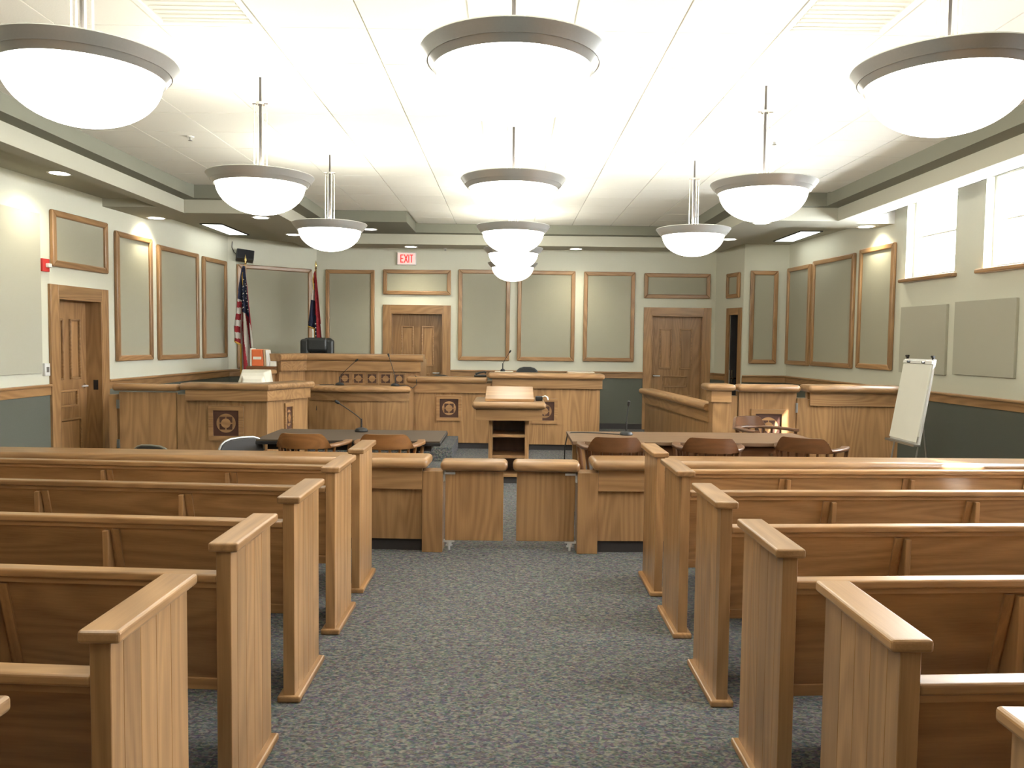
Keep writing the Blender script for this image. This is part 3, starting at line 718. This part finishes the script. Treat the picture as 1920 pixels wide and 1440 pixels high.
# ------------------------------------------------------------------ jury box (window side)
JB = 9.0
t = thing('jury_wall', 'oak jury box wall with bullnose top behind the flip chart', 'jury box', (0, 0, 0))
part('wall_panel', B(3.38, 4.42, JB + .03, JB + .10, 0, .97), 'oak_z', t)
part('hinge_post', B(3.26, 3.38, JB + .02, JB + .14, 0, .985), 'oak_z', t, .004)
part('apron', B(3.40, 4.42, JB, JB + .028, .90, 1.05), 'oak_x', t, .003)
part('top_rail', B(3.36, 4.46, JB - .07, JB + .28, 1.05, 1.135), 'oak_x', t, .04, 5)
part('rail_support', B(3.40, 4.42, JB + .10, JB + .16, .95, 1.05), 'oak_x', t)
t = thing('jury_gate', 'oak jury box gate with square emblem behind the counsel table', 'gate', (2.60, JB + .03, 0))
part('gate_panel', B(.0, .655, 0, .05, .06, 1.05), 'oak_z', t, .003)
part('gate_rail', B(-.03, .68, -.08, .14, 1.05, 1.135), 'oak_x', t, .04, 5)
part('hinge', B(.645, .668, -.014, .01, .82, .93), 'pewter', t)
emblem(t, .34, 0, .655, .40)

t = thing('jury_rail', 'low oak jury box rail running back to the end wall door', 'railing', (0, 0, 0))
part('post', B(2.30, 2.50, JB, JB + .20, 0, 1.05), 'oak_z', t, .004)
part('post_collar', B(2.275, 2.505, JB - .022, JB + .22, .93, 1.06), 'oak_x', t, .003)
part('post_cap', B(2.22, 2.545, JB - .07, JB + .28, 1.06, 1.135), 'oak_x', t, .036, 5)
part('side_post', B(2.502, 2.590, JB + .04, JB + .14, 0, 1.0), 'oak_z', t, .003)
rp = [(2.36, JB + .19), (2.10, 12.1)]
part('rail_panel', MB().sweep(rp[::-1], [(.04, 0), (.04, .82), (-.04, .82), (-.04, 0)]), 'oak_z', t)
part('rail_apron', MB().sweep(rp[::-1], [(.065, .68), (.065, .82), (.042, .82), (.042, .68)]), 'oak_y', t)
part('hand_rail', MB().sweep([(2.09, 12.15), (2.36, JB + .195)], rprof(-.12, .12, .815, .895, .038, 5)), 'oak_y', t, smooth=True)

# ------------------------------------------------------------------ lectern
t = thing('lectern', 'oak lectern with open shelves and sloped reading top', 'lectern', (0.0, 8.86, 0))
lx0, lx1 = -.225, .225
part('side_board', B(lx0, lx0 + .045, 0, .46, 0, .72), 'oak_z', t, .003); part('side_board', B(lx1 - .045, lx1, 0, .46, 0, .72), 'oak_z', t, .003)
part('rear_board', B(lx0 + .045, lx1 - .045, .43, .45, .03, .72), 'brown_z', t)
for z in (.09, .30, .535): part('shelf', B(lx0 + .045, lx1 - .045, .005, .43, z - .016, z + .016), 'oak_x', t, .003)
part('kick_board', B(lx0 + .045, lx1 - .045, .03, .06, 0, .074), 'kick', t)
part('desk_box', B(-.365, .365, -.14, .58, .72, .85), 'oak_x', t, .004)
part('bullnose_top', B(-.405, .405, -.20, .64, .85, .925), 'oak_x', t, .036, 5)
part('reading_slope', MB().prism_x([(-.06, .925), (.52, .925), (.52, 1.06), (-.06, .955)], -.265, .275), 'oak_x', t, .004)
dv = thing('clip_light', 'small black clip device on the lectern top beside the slope', 'device', (.345, 8.98, .925))
part('device_body', B(-.05, .03, -.04, .06, 0, .05), 'black', dv, .012, 3); part('device_arm', MB().tube([(.02, 0, .04), (.06, -.01, .055), (.085, -.04, .04), (.09, -.06, .012)], .008), 'white', dv, smooth=True)

# ------------------------------------------------------------------ microphones
def mic(x, y, z, dx, dz, label, dy=0.0, s=1.0):
    m = thing('microphone', label, 'microphone', (x, y, z), 0, 'gooseneck microphones')
    part('mic_base', MB().lathe([(.060 * s, 0), (.062 * s, .010), (.050 * s, .028), (.022 * s, .038), (.001, .040)], 28), 'black', m, smooth=True)
    part('mic_stem', MB().tube([(0, 0, .03), (0, 0, .12)], .008, 8), 'black', m, smooth=True)
    pts = [(0, 0, .11)] + [(dx * (k / 6) ** 1.15, dy * k / 6, .11 + (dz - .11) * k / 6) for k in range(1, 7)]
    part('gooseneck', MB().tube(pts, .0045, 6), 'black', m, smooth=True)
    e = Vector(pts[-1]); d = (e - Vector(pts[-2])).normalized()
    part('mic_head', MB().tube([e, e + d * .012, e + d * .045, e + d * .052], [.006, .013, .013, .006], 10), 'black', m, smooth=True)
    return m
mic(-1.36, 7.35, .742, -.20, .255, 'black gooseneck microphone on the dark folding table')
mic(1.08, 7.32, .742, .015, .265, 'black gooseneck microphone on the wooden counsel table')
mic(-2.36, 11.12, .948, .215, .33, 'black gooseneck microphone at the flag end of the clerk desk')
mic(-1.58, 11.06, .948, -.085, .40, 'black gooseneck microphone at the open end of the clerk desk')
mic(-.10, 11.80, 1.14, .09, .27, 'thin gooseneck microphone on the tall desk', s=.6)
c = part('microphone_cable', MB().tube([(1.02, 7.32, .748), (.85, 7.40, .747), (.68, 7.44, .747), (.585, 7.42, .747), (.545, 7.38, .735), (.52, 7.36, .62), (.515, 7.35, .3), (.52, 7.3, .012), (.7, 7.2, .006)], .006, 6), 'black', None, smooth=True)
tag(c, 'black cable running off the end of the wooden counsel table', 'cable')
c = part('microphone_cable', MB().tube([(-2.44, 11.14, .953), (-2.56, 11.10, .953), (-2.62, 11.06, .954), (-2.65, 11.05, .90), (-2.66, 11.02, .6)], .005, 6), 'black', None, smooth=True)
tag(c, 'thin black cable from the clerk desk microphone toward the witness box', 'cable')
c = part('microphone_cable', MB().tube([(-1.52, 11.06, .953), (-1.44, 11.2, .953), (-1.38, 11.42, .90), (-1.34, 11.56, .94), (-1.36, 11.63, 1.06), (-1.40, 11.8, 1.064)], .005, 6), 'black', None, smooth=True)
tag(c, 'thin black cable looping up onto the side desk rail', 'cable')
h = thing('telephone', 'small black telephone on the side desk rail', 'telephone', (-.43, 11.80, 1.055)); part('phone_base', B(-.09, .09, -.05, .06, 0, .03), 'black', h, .01, 2); part('handset', MB().tube([(-.07, 0, .04), (0, -.01, .065), (.06, 0, .075), (.085, 0, .06)], [.016, .012, .012, .018], 8), 'black', h, smooth=True)

# ------------------------------------------------------------------ counsel tables
t = thing('folding_table', 'dark brown folding table with black edge and legs', 'table', (0, 0, 0))
part('table_top', B(-2.14, -.58, 6.70, 7.50, .728, .742), 'fold_top', t, .003, 2)
part('edge_band', B(-2.145, -.575, 6.695, 7.505, .700, .728), 'black', t, .004, 2)
part('edge_apron', B(-2.06, -.66, 6.80, 6.815, .645, .700).box(-2.06, -.66, 7.385, 7.40, .645, .700).box(-2.06, -2.045, 6.815, 7.385, .655, .700).box(-.675, -.66, 6.815, 7.385, .655, .700), 'black', t)
for lx in (-1.98, -.84):
    for ly in (6.90, 7.30):
        part('leg', MB().tube([(lx, ly, .0), (lx, ly, .70)], .014, 10).tube([(lx + .05, ly, .0), (lx + .05, ly, .70)], .014, 10), 'black', t, smooth=True)
    part('leg_foot', B(lx - .02, lx + .07, 6.86, 7.34, 0, .02), 'black', t)
t = thing('counsel_table', 'long wooden counsel table with drawer front', 'table', (0, 0, 0))
part('table_top', MB().prism([(.545, 6.80), (2.76, 6.84), (2.72, 7.62), (.545, 7.56)], .712, .744), 'table_x', t, .004)
part('drawer_apron', B(.66, 2.62, 6.90, 6.93, .56, .712), 'brown_x', t)
for a, b in ((.72, 1.30), (1.34, 1.94), (1.98, 2.56)): 
    dr = part('drawer', B(a, b, 6.885, 6.90, .575, .70), 'brown_x', t, .003); part('drawer_knob', MB().tube([((a + b) / 2, 6.885, .64), ((a + b) / 2, 6.862, .64)], .012, 12), 'chrome', dr)
part('far_apron', B(.66, 2.62, 7.46, 7.49, .56, .712), 'brown_x', t); part('end_apron', B(.63, .66, 6.90, 7.49, .56, .712), 'brown_y', t); part('end_apron', B(2.62, 2.65, 6.90, 7.49, .56, .712), 'brown_y', t)
for lx in (.60, 2.60):
    for ly in (6.86, 7.44): part('leg', B(lx, lx + .07, ly, ly + .07, 0, .712), 'oak_z', t, .004)

# ------------------------------------------------------------------ chairs
def captain_chair(label, loc, rz, wood):
    c = thing('captain_chair', label, 'chair', loc, rz, 'wooden captain chairs')
    m = lambda ax: wood + '_' + ax
    seat = [(-.235, -.20), (.235, -.20), (.25, .05), (.24, .24), (0, .265), (-.24, .24), (-.25, .05)]
    part('seat', MB().prism(seat, .425, .462), m('y'), c, .012, 3)
    arc = lambda a, r=.265: (r * math.sin(a), .0 - r * .98 * math.cos(a) * 1.0)
    path = [(-.275, .20), (-.285, .08)] + [arc(R(a)) for a in range(-84, 85, 12)] + [(.285, .08), (.275, .20)]
    part('arm_rail', MB().sweep(path, rprof(-.056, .014, .722, .750, .012, 3)), m('x'), c, smooth=True)
    v = MB(); n = 24; vs = []; fs = []
    for k in range(n + 1):
        f = k / n * 2 - 1; a = R(50 * f)
        hgt = .118 * (1 - max(0, (abs(f) - .62) / .38) ** 1.6) + .004
        for rr, z in ((.255, .722), (.283, .722), (.297, .722 + hgt), (.272, .722 + hgt)):
            vs.append((*arc(a, rr), z))
    for k in range(n):
        for q in range(4): fs.append((k * 4 + q, (k + 1) * 4 + q, (k + 1) * 4 + (q + 1) % 4, k * 4 + (q + 1) % 4))
    fs += [(0, 1, 2, 3), tuple(n * 4 + q for q in (3, 2, 1, 0))]
    v._add(vs, fs); part('crest_rail', v, m('x'), c, smooth=True)
    for k in range(8):
        a = R(-62 + 124 * k / 7); x, y = arc(a, .262); x2, y2 = arc(a, .215)
        part('slat', MB().tube([(x2, y2, .455), (x, y, .730)], .012, 8), m('z'), c, smooth=True)
    for s in (-1, 1):
        part('arm_post', MB().tube([(s * .235, .16, .455), (s * .272, .17, .725)], [.018, .016], 10), m('z'), c, smooth=True)
        part('leg', MB().tube([(s * .20, .19, .43), (s * .235, .235, 0)], [.022, .017], 10), m('z'), c, smooth=True)
        part('leg', MB().tube([(s * .18, -.15, .43), (s * .225, -.235, 0)], [.022, .017], 10), m('z'), c, smooth=True)
        part('stretcher', MB().tube([(s * .219, .212, .20), (s * .205, -.195, .20)], .011, 8), m('y'), c, smooth=True)
    part('stretcher', MB().tube([(-.21, .0, .20), (.21, .0, .20)], .011, 8), m('x'), c, smooth=True)
    return c
captain_chair('light oak captain chair at the folding table, nearer the flags', (-1.62, 6.55, 0), R(-5), 'chair')
captain_chair('light oak captain chair at the folding table, nearer the aisle gates', (-.99, 6.56, 0), R(2), 'chair')
captain_chair('dark wooden captain chair at the counsel table end by the gates', (.86, 6.55, 0), R(-2), 'brown')
captain_chair('dark wooden captain chair at the middle of the counsel table', (1.65, 6.56, 0), R(-10), 'brown')
captain_chair('dark wooden captain chair turned at the jury end of the counsel table', (2.50, 6.62, 0), R(-32), 'brown')
captain_chair('dark wooden captain chair across the counsel table, facing the pews', (2.56, 8.02, 0), R(205), 'brown')
def padded_chair(label, loc, rz):
    c = thing('folding_chair', label, 'chair', loc, rz, 'grey padded folding chairs')
    n = 20; prof = [(.225 * math.copysign(abs(math.cos(2 * math.pi * k / n)) ** .6, math.cos(2 * math.pi * k / n)), .66 + .125 * math.copysign(abs(math.sin(2 * math.pi * k / n)) ** .8, math.sin(2 * math.pi * k / n))) for k in range(n)]
    part('back_pad', MB().prism_y(prof, -.215, -.175), 'grey_seat', c, .012, 3)
    part('back_frame', MB().tube([(x * 1.03, -.20, z + (z - .66) * .04) for x, z in prof[:n // 2 + 1]], .011, 8), 'pewter', c, smooth=True)
    part('seat_pad', B(-.20, .20, -.16, .22, .42, .465), 'grey_seat', c, .02, 3)
    for s in (-1, 1):
        part('leg', MB().tube([(s * .225, -.20, .68), (s * .222, -.08, .42), (s * .22, .22, 0)], .011, 8), 'pewter', c, smooth=True)
        part('leg', MB().tube([(s * .205, .18, .42), (s * .205, -.26, 0)], .011, 8), 'pewter', c, smooth=True)
    part('cross_bar', MB().tube([(-.22, .18, .05), (.22, .18, .05)], .009, 8), 'pewter', c); part('cross_bar', MB().tube([(-.205, -.22, .05), (.205, -.22, .05)], .009, 8), 'pewter', c)
    return c
padded_chair('grey padded folding chair just below the witness box emblem', (-2.36, 6.72, 0), R(52)).scale = (.92, .92, .97)
padded_chair('grey padded folding chair just below the low gate', (-2.84, 6.62, 0), R(-20)).scale = (.85, .85, .90)
# judge chair
t = thing('judge_chair', 'black leather high back chair behind the judge bench', 'chair', (-3.14, 13.0, PZ + .19), R(6))
def cushion(x0, x1, y0, y1, z0, z1, n=8): return B(x0, x1, y0, y1, z0, z1)
part('backrest', MB().hexa([(-.25, .12, .50), (.25, .12, .50), (.25, .26, .50), (-.25, .26, .50)], [(-.235, .20, 1.22), (.235, .20, 1.22), (.235, .32, 1.22), (-.235, .32, 1.22)]), 'leather', t, .05, 4)
part('back_bolster', B(-.27, -.13, .075, .20, .62, 1.20), 'leather', t, .045, 4); part('back_bolster', B(.13, .27, .075, .20, .62, 1.20), 'leather', t, .045, 4)
part('head_cushion', B(-.17, .17, .06, .20, .99, 1.225), 'leather', t, .05, 4); part('lumbar_cushion', B(-.14, .14, .05, .20, .60, .98), 'leather', t, .04, 4)
part('seat', B(-.27, .27, -.30, .20, .42, .53), 'leather', t, .04, 4)
for s in (-1, 1): part('armrest', B(s * .27, s * .34, -.25, .15, .66, .72).box(s * .29, s * .32, -.08, .02, .45, .66), 'leather', t, .015, 2)
part('gas_column', MB().tube([(0, 0, .08), (0, 0, .42)], .03, 12), 'black', t); part('star_base', MB().tube([(-.3, 0, .03), (0, 0, .09), (.3, 0, .03)], .02, 8).tube([(0, -.3, .03), (0, 0, .09), (0, .3, .03)], .02, 8), 'black', t)
def task_chair(label, loc, zt, rz=0):
    c = thing('desk_chair', label, 'chair', loc, rz, 'black desk chairs')
    n = 18; prof = [(.20 * math.copysign(abs(math.cos(2 * math.pi * k / n)) ** .7, math.cos(2 * math.pi * k / n)), zt - .20 + .20 * math.copysign(abs(math.sin(2 * math.pi * k / n)) ** .7, math.sin(2 * math.pi * k / n))) for k in range(n)]
    part('backrest', MB().prism_y(prof, .0, .07), 'leather', c, .02, 3)
    part('seat', B(-.24, .24, -.42, .04, zt - .58, zt - .51), 'leather', c, .025, 3)
    part('back_post', MB().tube([(0, .06, zt - .25), (0, .09, zt - .50), (0, -.1, zt - .58)], .02, 8), 'black', c)
    part('gas_column', MB().tube([(0, -.2, .08), (0, -.2, zt - .58)], .025, 10), 'black', c); part('star_base', MB().tube([(-.28, -.2, .03), (0, -.2, .09), (.28, -.2, .03)], .02, 8).tube([(0, -.48, .03), (0, -.2, .09), (0, .08, .03)], .02, 8), 'black', c)
task_chair('black desk chair with rounded back behind the tall desk', (.29, 13.2, 0), 1.165)
task_chair('black desk chair mostly hidden behind the side desk', (-1.12, 12.95, 0), 1.03)

# ------------------------------------------------------------------ flip chart easel
t = thing('flip_chart', 'white flip chart easel with paper pad leaning by the window wall', 'easel', (4.235, 8.02, 0), R(90))
# local x runs away from the camera, local +y faces the room centre
lean = .13 / .86
q = lambda x, o, z: (x, .19 - lean * (z - .0) + o, z)
z0, z1 = .595, 1.455
part('board', MB().hexa([q(0, -.02, z0), q(.60, -.02, z0), q(.60, 0, z0), q(0, 0, z0)], [q(0, -.02, z1), q(.60, -.02, z1), q(.60, 0, z1), q(0, 0, z1)]), 'white', t)
part('paper_pad', MB().hexa([q(.012, .001, z0 + .08), q(.588, .001, z0 + .08), q(.588, .016, z0 + .08), q(.012, .016, z0 + .08)], [q(.012, .001, z1 - .05), q(.588, .001, z1 - .05), q(.588, .012, z1 - .05), q(.012, .012, z1 - .05)]), 'paper', t, .002)
part('top_sheet', MB().hexa([q(.014, .016, z0 + .02), q(.586, .016, z0 + .02), q(.586, .019, z0 + .02), q(.014, .019, z0 + .02)], [q(.014, .0125, z1 - .055), q(.586, .0125, z1 - .055), q(.586, .0145, z1 - .055), q(.014, .0145, z1 - .055)]), 'paper', t)
part('clamp_bar', MB().hexa([q(.005, 0, z1 - .045), q(.595, 0, z1 - .045), q(.595, .018, z1 - .045), q(.005, .018, z1 - .045)], [q(.005, 0, z1 - .012), q(.595, 0, z1 - .012), q(.595, .018, z1 - .012), q(.005, .018, z1 - .012)]), 'white', t, .004)
part('tray', MB().hexa([q(-.01, -.02, z0 - .02), q(.61, -.02, z0 - .02), q(.61, .05, z0 - .02), q(-.01, .05, z0 - .02)], [q(-.01, -.02, z0), q(.61, -.02, z0), q(.61, .05, z0), q(-.01, .05, z0)]), 'pewter', t)
for x in (.15, .45): part('clamp_knob', MB().tube([q(x, .015, z1 - .03), q(x, .045, z1 - .03)], .012, 10), 'black', t)
for x in (.04, .56): part('top_clip', MB().tube([q(x, -.01, z1), q(x, .0, z1 + .03)], .014, 10).tube([q(x - .025, .0, z1 + .03), q(x + .025, .0, z1 + .03)], .012, 10), 'black', t)
for x in (.05, .55): part('leg', MB().tube([q(x, -.03, z1 - .1), q(x, -.03, .0)], .009, 8), 'pewter', t, smooth=True)
part('rear_leg', MB().tube([(.30, -.03, z1 - .15), (.30, -.20, .0)], .009, 8), 'pewter', t, smooth=True)

# ------------------------------------------------------------------ flags
def flag(name, label, loc, h_top, rows_, cols, width, fold, colour, mats, fringe, extra=None, rz=0):
    f = thing(name, label, 'flag', loc, rz, 'flags on poles')
    part('pole', MB().tube([(0, 0, .03), (0, 0, h_top)], .014, 10), 'oak_z', f, smooth=True)
    part('finial', MB().lathe([(.014, h_top), (.022, h_top + .015), (.012, h_top + .03), (.020, h_top + .06), (.001, h_top + .15)], 12), 'brass', f, smooth=True)
    part('flag_stand', MB().lathe([(.15, 0), (.15, .02), (.06, .06), (.022, .12), (.001, .12)], 24), 'brass', f, smooth=True)
    mb = MB(); ztop = h_top - .04
    P = lambda i, j: fold(i / cols, j / rows_, ztop)
    for j in range(rows_):
        for i in range(cols):
            mb.cur = colour((i + .5) / cols, (j + .5) / rows_)
            if mb.cur < 0: continue
            mb._add([P(i, j), P(i + 1, j), P(i + 1, j + 1), P(i, j + 1)], [(0, 1, 2, 3)])
    o = part('cloth', mb, mats, f, smooth=True, ang=60)
    so = o.modifiers.new('thick', 'SOLIDIFY'); so.thickness = .006
    fr = MB()
    for line in fringe: fr.tube([fold(u, v, ztop) for u, v in line], .014, 6)
    part('fringe', fr, 'gold', f, label='gold fringe')
    part('cord', MB().tube([(0, -.03, h_top - .02), (-.03, -.09, h_top - .18), (-.01, -.10, h_top - .36)], .008, 6), 'gold', f)
    if extra: extra(f, fold, ztop)
    return f
# United States flag hanging in folds
def us_fold(u, v, zt):
    """u across the folds, v downwards"""
    wd = .035 + .30 * min(1, v * 1.25) ** .8
    x = (u - .52) * wd + .02 * v
    drop = 1.86 + .16 * math.sin(u * 5.2 + 2.4)
    if u < .26: drop = 1.22 + .25 * u
    y = -.055 - .055 * math.sin(u * 15.0) * min(1, v * 3) - .03
    return (x, y, zt - v * drop)
def us_col(u, v):
    if u < .26:
        if v < .43: return 2
        return 0 if int(v * 12.5 + u * 1.5) % 2 == 0 else 1
    drop = 1.86; z = v * drop
    if z < .80 + (u - .26) * .10 and u < .96: return 2
    return 0 if int((u * 5.4 - v * 2.6) + 20) % 2 == 0 else 1
def us_stars(f, fold, zt):
    mb = MB(); rnd = random.Random(3)
    for j in range(9):
        for i in range(3):
            u = .30 + i * .24 + (.12 if j % 2 else 0); v = .13 + j * .033
            if u > .95: continue
            c = Vector(fold(u, v, zt)) + Vector((0, -.012, 0)); r = .013 + .006 * v
            n = 10; mb = MB(); mb._add([(c.x + (r if k % 2 == 0 else r * .5) * math.sin(math.pi * 2 * k / n), c.y - .002, c.z + (r if k % 2 == 0 else r * .5) * math.cos(math.pi * 2 * k / n)) for k in range(n)], [tuple(range(n))])
            part('star', mb, 'flag_white', f)
flag('striped_flag', 'red and white striped flag with blue starred field on a pole', (-4.36, 13.25, 0), 2.80, 90, 80, .3, us_fold, us_col, ['flag_red', 'flag_white', 'flag_blue'],
     [[(k / 20 * .26, 1.0) for k in range(21)], [(.27 + k / 30 * .73, 1.0) for k in range(31)]], us_stars)
def mo_fold(u, v, zt):
    wd = .02 + .23 * min(1, v * 1.1) ** .9
    x = (u - .45) * wd
    drop = (.94 + .12 * u) if u < .42 else 1.50
    return (x, -.06 - .04 * math.sin(u * 13) * min(1, v * 3), zt - v * drop)
def mo_col(u, v):
    if u < .42: return 0 if v < .22 else (1 if v < .52 else 2)
    if u < .62 and v > .50: return 2 if v < .80 else 1
    return 0 if (u < .9 or v < .6) else 1
def mo_stars(f, fold, zt):
    mb = MB()
    for k in range(5):
        c = Vector(fold(.56, .60 + k * .045, zt)) + Vector((0, -.012, 0)); r = .014; n = 10
        mb = MB(); mb._add([(c.x + (r if q % 2 == 0 else r * .5) * math.sin(math.pi * 2 * q / n), c.y - .003, c.z + (r if q % 2 == 0 else r * .5) * math.cos(math.pi * 2 * q / n)) for q in range(n)], [tuple(range(n))])
        part('star', mb, 'flag_white', f)
flag('tricolour_flag', 'red, white and blue flag with gold fringe behind the judge chair', (-3.35, 13.85, 0), 2.78, 70, 50, .25, mo_fold, mo_col, ['flag_red', 'flag_white', 'flag_blue'],
     [[(k / 14 * .42, 1.0) for k in range(15)]], mo_stars)

# ------------------------------------------------------------------ wall fittings
u, z = W_CL.uz(452, 481)
t = thing('loudspeaker', 'small black loudspeaker high in the flag corner', 'loudspeaker', tuple(W_CL.pt(u, .17, z)), W_CL.ang + R(-18))
sp = part('speaker_box', B(-.14, .14, -.09, .09, -.085, .085), 'black', t, .012, 2); sp.rotation_euler = (R(-14), R(6), 0)
gr = part('grille', B(-.125, .125, -.096, -.091, -.072, .072), 'dark', t); gr.rotation_euler = sp.rotation_euler
part('wall_bracket', MB().tube([(0, .09, -.02), (0, .155, -.02)], .02, 8), 'black', t)
part('speaker_cable', MB().tube([(-.10, .08, .0), (-.17, .09, .06), (-.20, .10, .14), (-.195, .10, .24)], .007, 6), 'stem', t, smooth=True)
u, z = W_B.uz(763, 485.5)
t = thing('exit_sign', 'lit red letter exit sign above the oak door', 'exit sign', tuple(W_B.pt(u, 0, z)), W_B.ang)
part('sign_box', B(-.17, .17, -.06, 0, -.112, .112), 'white', t, .006)
part('sign_face', B(-.158, .158, -.064, -.060, -.10, .10), 'exit_face', t)
lt = MB(); y0, y1 = -.068, -.064; hh = .072; st = .017
def lbar(x0, z0, x1, z1, w_):
    d = Vector((x1 - x0, z1 - z0)).normalized(); n_ = Vector((-d.y, d.x)) * w_ / 2
    return [(x0 + n_.x, z0 + n_.y), (x0 - n_.x, z0 - n_.y), (x1 - n_.x, z1 - n_.y), (x1 + n_.x, z1 + n_.y)]
def letter(bars):
    m_ = MB()
    for b_ in bars: m_.prism_y(lbar(*b_), y0, y1)
    part('letter', m_, 'exit_red', t, label='red letter')
letter([(-.102, -hh, -.102, hh, st), (-.102, hh - st / 2, -.052, hh - st / 2, st), (-.102, 0, -.06, 0, st), (-.102, -hh + st / 2, -.052, -hh + st / 2, st)])
letter([(-.038, -hh, .020, hh, st), (-.038, hh, .020, -hh, st)])
letter([(.042, -hh, .042, hh, st)])
letter([(.090, -hh, .090, hh, st), (.060, hh - st / 2, .120, hh - st / 2, st)])
u, z = W_L.uz(81, 497)
t = thing('fire_alarm', 'red wall fire alarm with white strobe beside the door', 'fire alarm', tuple(W_L.pt(u, 0, z)), W_L.ang)
part('alarm_plate', B(-.06, .06, -.035, 0, -.07, .07), 'red', t, .006); part('strobe_lens', B(-.015, .045, -.075, -.035, -.025, .02), 'white', t, .008, 2)
u, z = W_L.uz(84, 693)
t = thing('thermostat', 'small white wall control box below the red fire alarm', 'thermostat', tuple(W_L.pt(u, 0, z)), W_L.ang)
part('control_case', B(-.045, .045, -.035, 0, -.07, .07), 'white', t, .006); part('control_slot', B(.045, .047, -.028, -.01, -.05, .0), 'black', t); part('control_dial', B(-.02, .02, -.039, -.035, -.03, .03), 'pewter', t)
